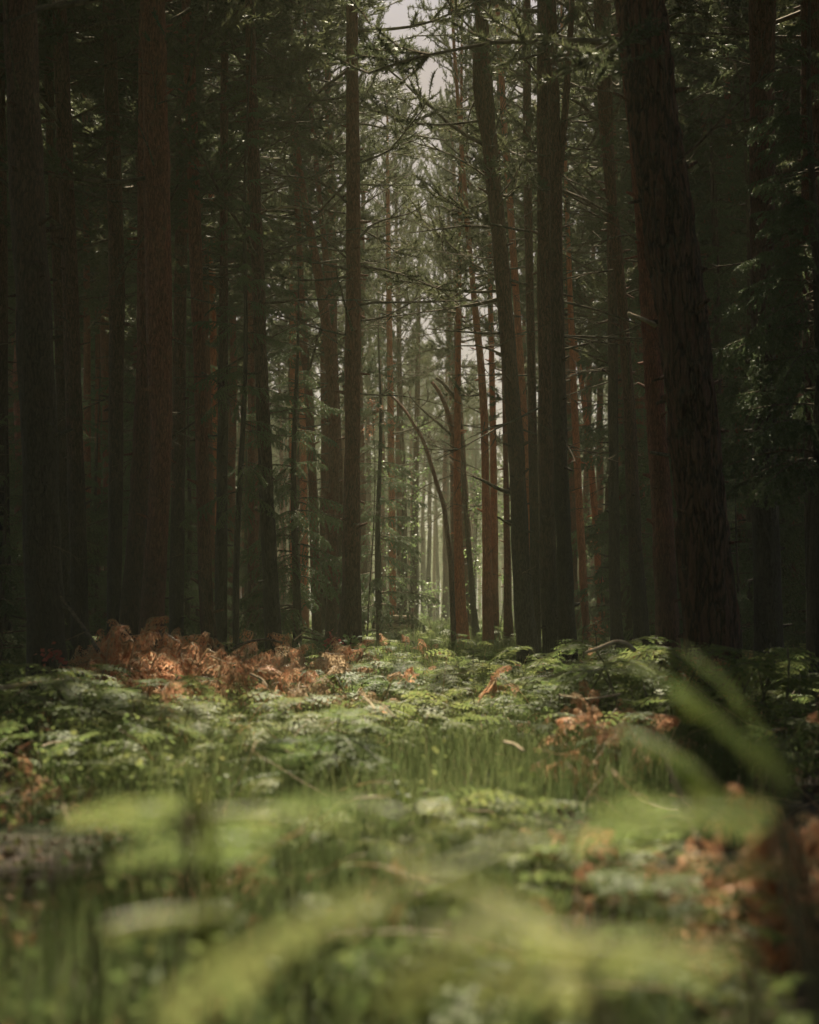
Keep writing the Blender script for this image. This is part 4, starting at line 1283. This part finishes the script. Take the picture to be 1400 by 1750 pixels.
# ------------------------------------------------------------------ grass and litter
print('grass')
def grass():
    def blades(n, d0, d1, h0, h1, w, thr):
        d = np.sqrt(rng.uniform(d0 * d0, d1 * d1, n)); p = rng.uniform(-60, 1460, n)
        x = (p - 700) / F_PX * d
        nz = vnoise(np.stack([x * .8, d * .5, x * 0], 1), 21) * .6 + vnoise(np.stack([x * 2.5, d * 2.5, x * 0], 1), 22) * .4
        # thickest along the middle of the view, thin in the shaded sides
        cen = np.exp(-((p - 640) / 430.0) ** 2)
        k = nz + .30 * cen > thr
        x = x[k]; d = d[k]; nz = nz[k]; n = len(x)
        b = np.stack([x, d, ground_z(x, d) - .01], 1)
        az = rng.uniform(0, 6.28, n); h = rng.uniform(h0, h1, n) * (.6 + .8 * nz)
        lean = rng.uniform(.05, .55, n) * h
        dirv = np.stack([np.cos(az), np.sin(az), az * 0], 1); sd = np.stack([-np.sin(az), np.cos(az), az * 0], 1)
        up = np.array([0, 0, 1.0])
        m1 = b + dirv * (lean * .3)[:, None] + up * (h * .55)[:, None]
        tp = b + dirv * lean[:, None] + up * (h * .95)[:, None]
        ww = (w * rng.uniform(.6, 1.3, n))[:, None]
        V = np.stack([b - sd * ww, b + sd * ww, m1 + sd * ww * .8, m1 - sd * ww * .8, tp], 1).reshape(-1, 3)
        i = np.arange(n)[:, None] * 5
        T = np.concatenate([i + [[0, 1, 2]], i + [[0, 2, 3]], i + [[3, 2, 4]]])
        return V, T
    g = Geo()
    for a in ((9000, 1.2, 5, .12, .34, .002, .56), (80000, 5, 16, .10, .32, .002, .56), (60000, 16, 40, .15, .4, .004, .50), (40000, 40, 100, .3, .6, .012, .45)):
        V, T = blades(*a); g.add(V, T)
    o = obj('grass', g.mesh('grass', [M_GRASS]))
    tag(o, 'long green woodland grass growing thick along the ride', 'grass', kind='stuff')
    g = Geo()
    n = 26000
    d = np.sqrt(rng.uniform(1.5 ** 2, 26 ** 2, n)); p = rng.uniform(-80, 1480, n); x = (p - 700) / F_PX * d
    pos = np.stack([x, d, ground_z(x, d) + rng.uniform(0, .05, n)], 1)
    dr = rng.normal(size=(n, 3)) * [1, 1, .35]
    g.scatter(LEAF, frame_mats(pos, dr, rng.uniform(.02, .06, n)))
    o = obj('leaf_litter', g.mesh('leaf_litter', [M_LITTER]))
    tag(o, 'brown leaf and twig litter strewn over the forest floor', 'litter', kind='stuff')


grass()


def herbs_and_stalks():
    # low leafy herbs and seedlings between the ferns
    g = Geo()
    n = 560
    d = np.sqrt(rng.uniform(2.2 ** 2, 15 ** 2, n)); p = rng.uniform(-80, 1480, n); x = (p - 700) / F_PX * d
    k = vnoise(np.stack([x * 1.1, d * .9, x * 0 + 8], 1), 31) + .12 * (p < 420) + .08 * (p > 950) > .52
    x = x[k]; d = d[k]; n = len(x)
    base = np.stack([x, d, ground_z(x, d)], 1)
    m = 26
    idx = np.repeat(np.arange(n), m); hh = rng.uniform(.12, .42, n)[idx]
    u = rng.uniform(.2, 1, n * m)
    P = base[idx] + np.stack([rng.normal(size=n * m) * .06, rng.normal(size=n * m) * .06, u * hh], 1)
    D = rng.normal(size=(n * m, 3)) * [1, 1, .45]
    g.scatter(LEAF, frame_mats(P, D, rng.uniform(.012, .034, n * m)))
    o = obj('low_herbs', g.mesh('low_herbs', [M_FERN]))
    tag(o, 'small leafy herbs growing low among the ferns', 'undergrowth', kind='stuff')
    # dry stalks, broken twigs and curled straw lying and standing everywhere
    g = Geo()
    for k in range(520):
        d_ = math.sqrt(rnd.uniform(2.2 ** 2, 20 ** 2)); p_ = rnd.uniform(-60, 1460); x_ = (p_ - 700) / F_PX * d_
        z_ = float(ground_z(x_, d_)[0]) + rnd.uniform(0, .22)
        q = curve([x_, d_, z_], [rnd.gauss(0, 1), rnd.gauss(0, 1), rnd.uniform(-.1, 1.1)], rnd.uniform(.08, .45), rnd.uniform(-1.4, .6), 6, .14)
        w = rnd.uniform(.0015, .004)
        tube(g, q, np.linspace(w, w * .5, 7), 4, 0)
    o = obj('dry_stalks', g.mesh('dry_stalks', [M_STRAW]))
    tag(o, 'dry straw coloured stalks and twigs scattered through the undergrowth', 'dry stalks', kind='stuff')


herbs_and_stalks()


# ------------------------------------------------------------------ sticks
def stick(label, pix, d, w0, w1, mat=M_PALE, name='fallen_stick', d1=None, twigs=0, seed=0):
    d1 = d1 or d
    P = np.array([at(px, py, d + (d1 - d) * i / (len(pix) - 1)) for i, (px, py) in enumerate(pix)])
    u = np.linspace(0, len(P) - 1, 12)
    Q = np.stack([np.interp(u, np.arange(len(P)), P[:, k]) for k in range(3)], 1)
    Q[1:-1] = (Q[:-2] + 2 * Q[1:-1] + Q[2:]) / 4
    o0 = Q[np.argmin(Q[:, 2])].copy()
    g = Geo(); tube(g, Q - o0, np.linspace(w0, w1, 12) * d / F_PX / 2, 8, 0, True, .2, seed)
    r = np.random.default_rng(seed)
    for k in range(twigs):
        i = r.integers(3, 11)
        q = curve(Q[i] - o0, r.normal(size=3), r.uniform(.1, .35), .1, 4, .15, r)
        tube(g, q, np.linspace(.005, .002, 5), 3, 0)
    o = obj(name, g.mesh(name, [mat], True), None, tuple(o0))
    tag(o, label, 'stick')


stick('crooked pale blurred stick leaning in the lower right foreground', [(1132, 1290), (1152, 1335), (1170, 1372), (1180, 1412), (1198, 1446)], 4.6, 7, 10, M_TWIG, d1=4.2, twigs=4, seed=1)
stick('blurred upright pale green stalk left of the middle foreground', [(346, 1345), (352, 1400), (366, 1480), (360, 1590), (352, 1700)], 1.6, 16, 24, M_FERN, name='fern_stalk', seed=20)
stick('long pale stick lying at the left edge under the far left pine', [(-10, 1178), (50, 1168), (135, 1160)], 9.5, 9, 5, d1=10.2, twigs=2, seed=2)
stick('dark thin pole leaning beside the far left pine', [(104, 1020), (145, 1075), (172, 1118)], 14, 5, 7, M_TWIG, d1=13.5, seed=3)
stick('arched brown branch over the orange bracken at the curved pine foot', [(395, 1110), (425, 1096), (455, 1092), (482, 1098)], 15.5, 5, 4, M_TWIG, d1=15.8, seed=4)
stick('pinkish arched dead frond stalk over the right fern bank', [(1000, 1116), (1030, 1105), (1052, 1095), (1070, 1099), (1085, 1112)], 12, 5, 8, d1=12.2, seed=5)
stick('short pale forked twig in the grass before the ride', [(622, 1192), (634, 1202), (641, 1214)], 9, 3, 3.5, d1=8.8, seed=6)
stick('bent straw coloured stalk right of the short forked twig', [(632, 1196), (655, 1204), (676, 1228)], 9, 3.5, 2.5, d1=8.8, seed=7)
stick('pale twig lying across the orange bracken before the curved pine', [(352, 1145), (375, 1134), (403, 1134)], 12.5, 4, 2.5, d1=12.8, seed=8)
stick('pale sloping twig left of the straw coloured bracken', [(428, 1152), (448, 1160), (458, 1175)], 12, 4, 2.5, d1=11.8, seed=9)
stick('thin grey twig poking up above the orange bracken patch', [(503, 1094), (512, 1086), (521, 1080)], 17, 2.5, 2, d1=17, seed=10)
stick('small pale twig standing in the left shade', [(108, 1376), (114, 1396), (121, 1418)], 4.8, 5, 5, d1=4.7, seed=11)
stick('white curled stalk in the grass below the right pines', [(862, 1268), (880, 1272), (896, 1284)], 7.5, 5, 4, d1=7.3, seed=12)
stick('brown twig lying under the fern bank on the right', [(955, 1188), (1000, 1196), (1060, 1186)], 10, 4, 3, d1=10.4, seed=13)
stick('long thin grey branch fallen between left trunks', [(60, 1108), (105, 1098), (150, 1078)], 16, 3, 2, M_TWIG, d1=16.5, twigs=3, seed=14)


# ------------------------------------------------------------------ small pile of cut timber left beside the ride
def log_pile():
    c = at(672, 1050, 44)
    root = empty('timber_stack', (c[0], 44, 0)); tag(root, 'small stack of weathered cut timber on posts beside the ride', 'timber stack')
    for i in range(5):
        g = Geo()
        z = .25 + .11 * i
        tube(g, np.array([[-.55, .02 * i, z], [0, 0, z + .01], [.55, .03 * (i % 2), z]]), [.055, .058, .053], 10, 0, True, .1, i)
        obj('log', g.mesh('log', [M_TWIG if i % 2 else M_PALE], True), root)
    for sx in (-.5, .5):
        g = Geo(); tube(g, np.array([[sx, .09, -.1], [sx, .09, .5], [sx, .09, .95]]), [.04, .038, .034], 8, 0)
        obj('post', g.mesh('post', [M_BARKR], True), root)
        g = Geo(); tube(g, np.array([[sx, -.09, -.1], [sx, -.09, .4], [sx, -.09, .85]]), [.04, .038, .034], 8, 0)
        obj('post', g.mesh('post', [M_BARKR], True), root)


log_pile()

# ------------------------------------------------------------------ haze
def haze():
    m, nt, out = nodes('haze')
    v = nt.nodes.new('ShaderNodeVolumePrincipled')
    v.inputs['Color'].default_value = (.94, .97, .62, 1)
    v.inputs['Density'].default_value = HAZE_DENSITY
    v.inputs['Anisotropy'].default_value = 0.0
    nt.links.new(v.outputs[0], out.inputs['Volume'])
    x, y0, y1, z0, z1 = 100, -16, 400, -1.6, 24
    V = np.array([[a, b, c] for a in (-x, x) for b in (y0, y1) for c in (z0, z1)], float)
    T = [[0, 1, 3], [0, 3, 2], [4, 6, 7], [4, 7, 5], [0, 4, 5], [0, 5, 1], [2, 3, 7], [2, 7, 6], [0, 2, 6], [0, 6, 4], [1, 5, 7], [1, 7, 3]]
    g = Geo(); g.add(V, T)
    o = obj('haze', g.mesh('haze', [m]))
    tag(o, 'thin sunlit haze hanging between the trees', 'haze', kind='stuff')


haze()
print('objects', len(bpy.data.objects))
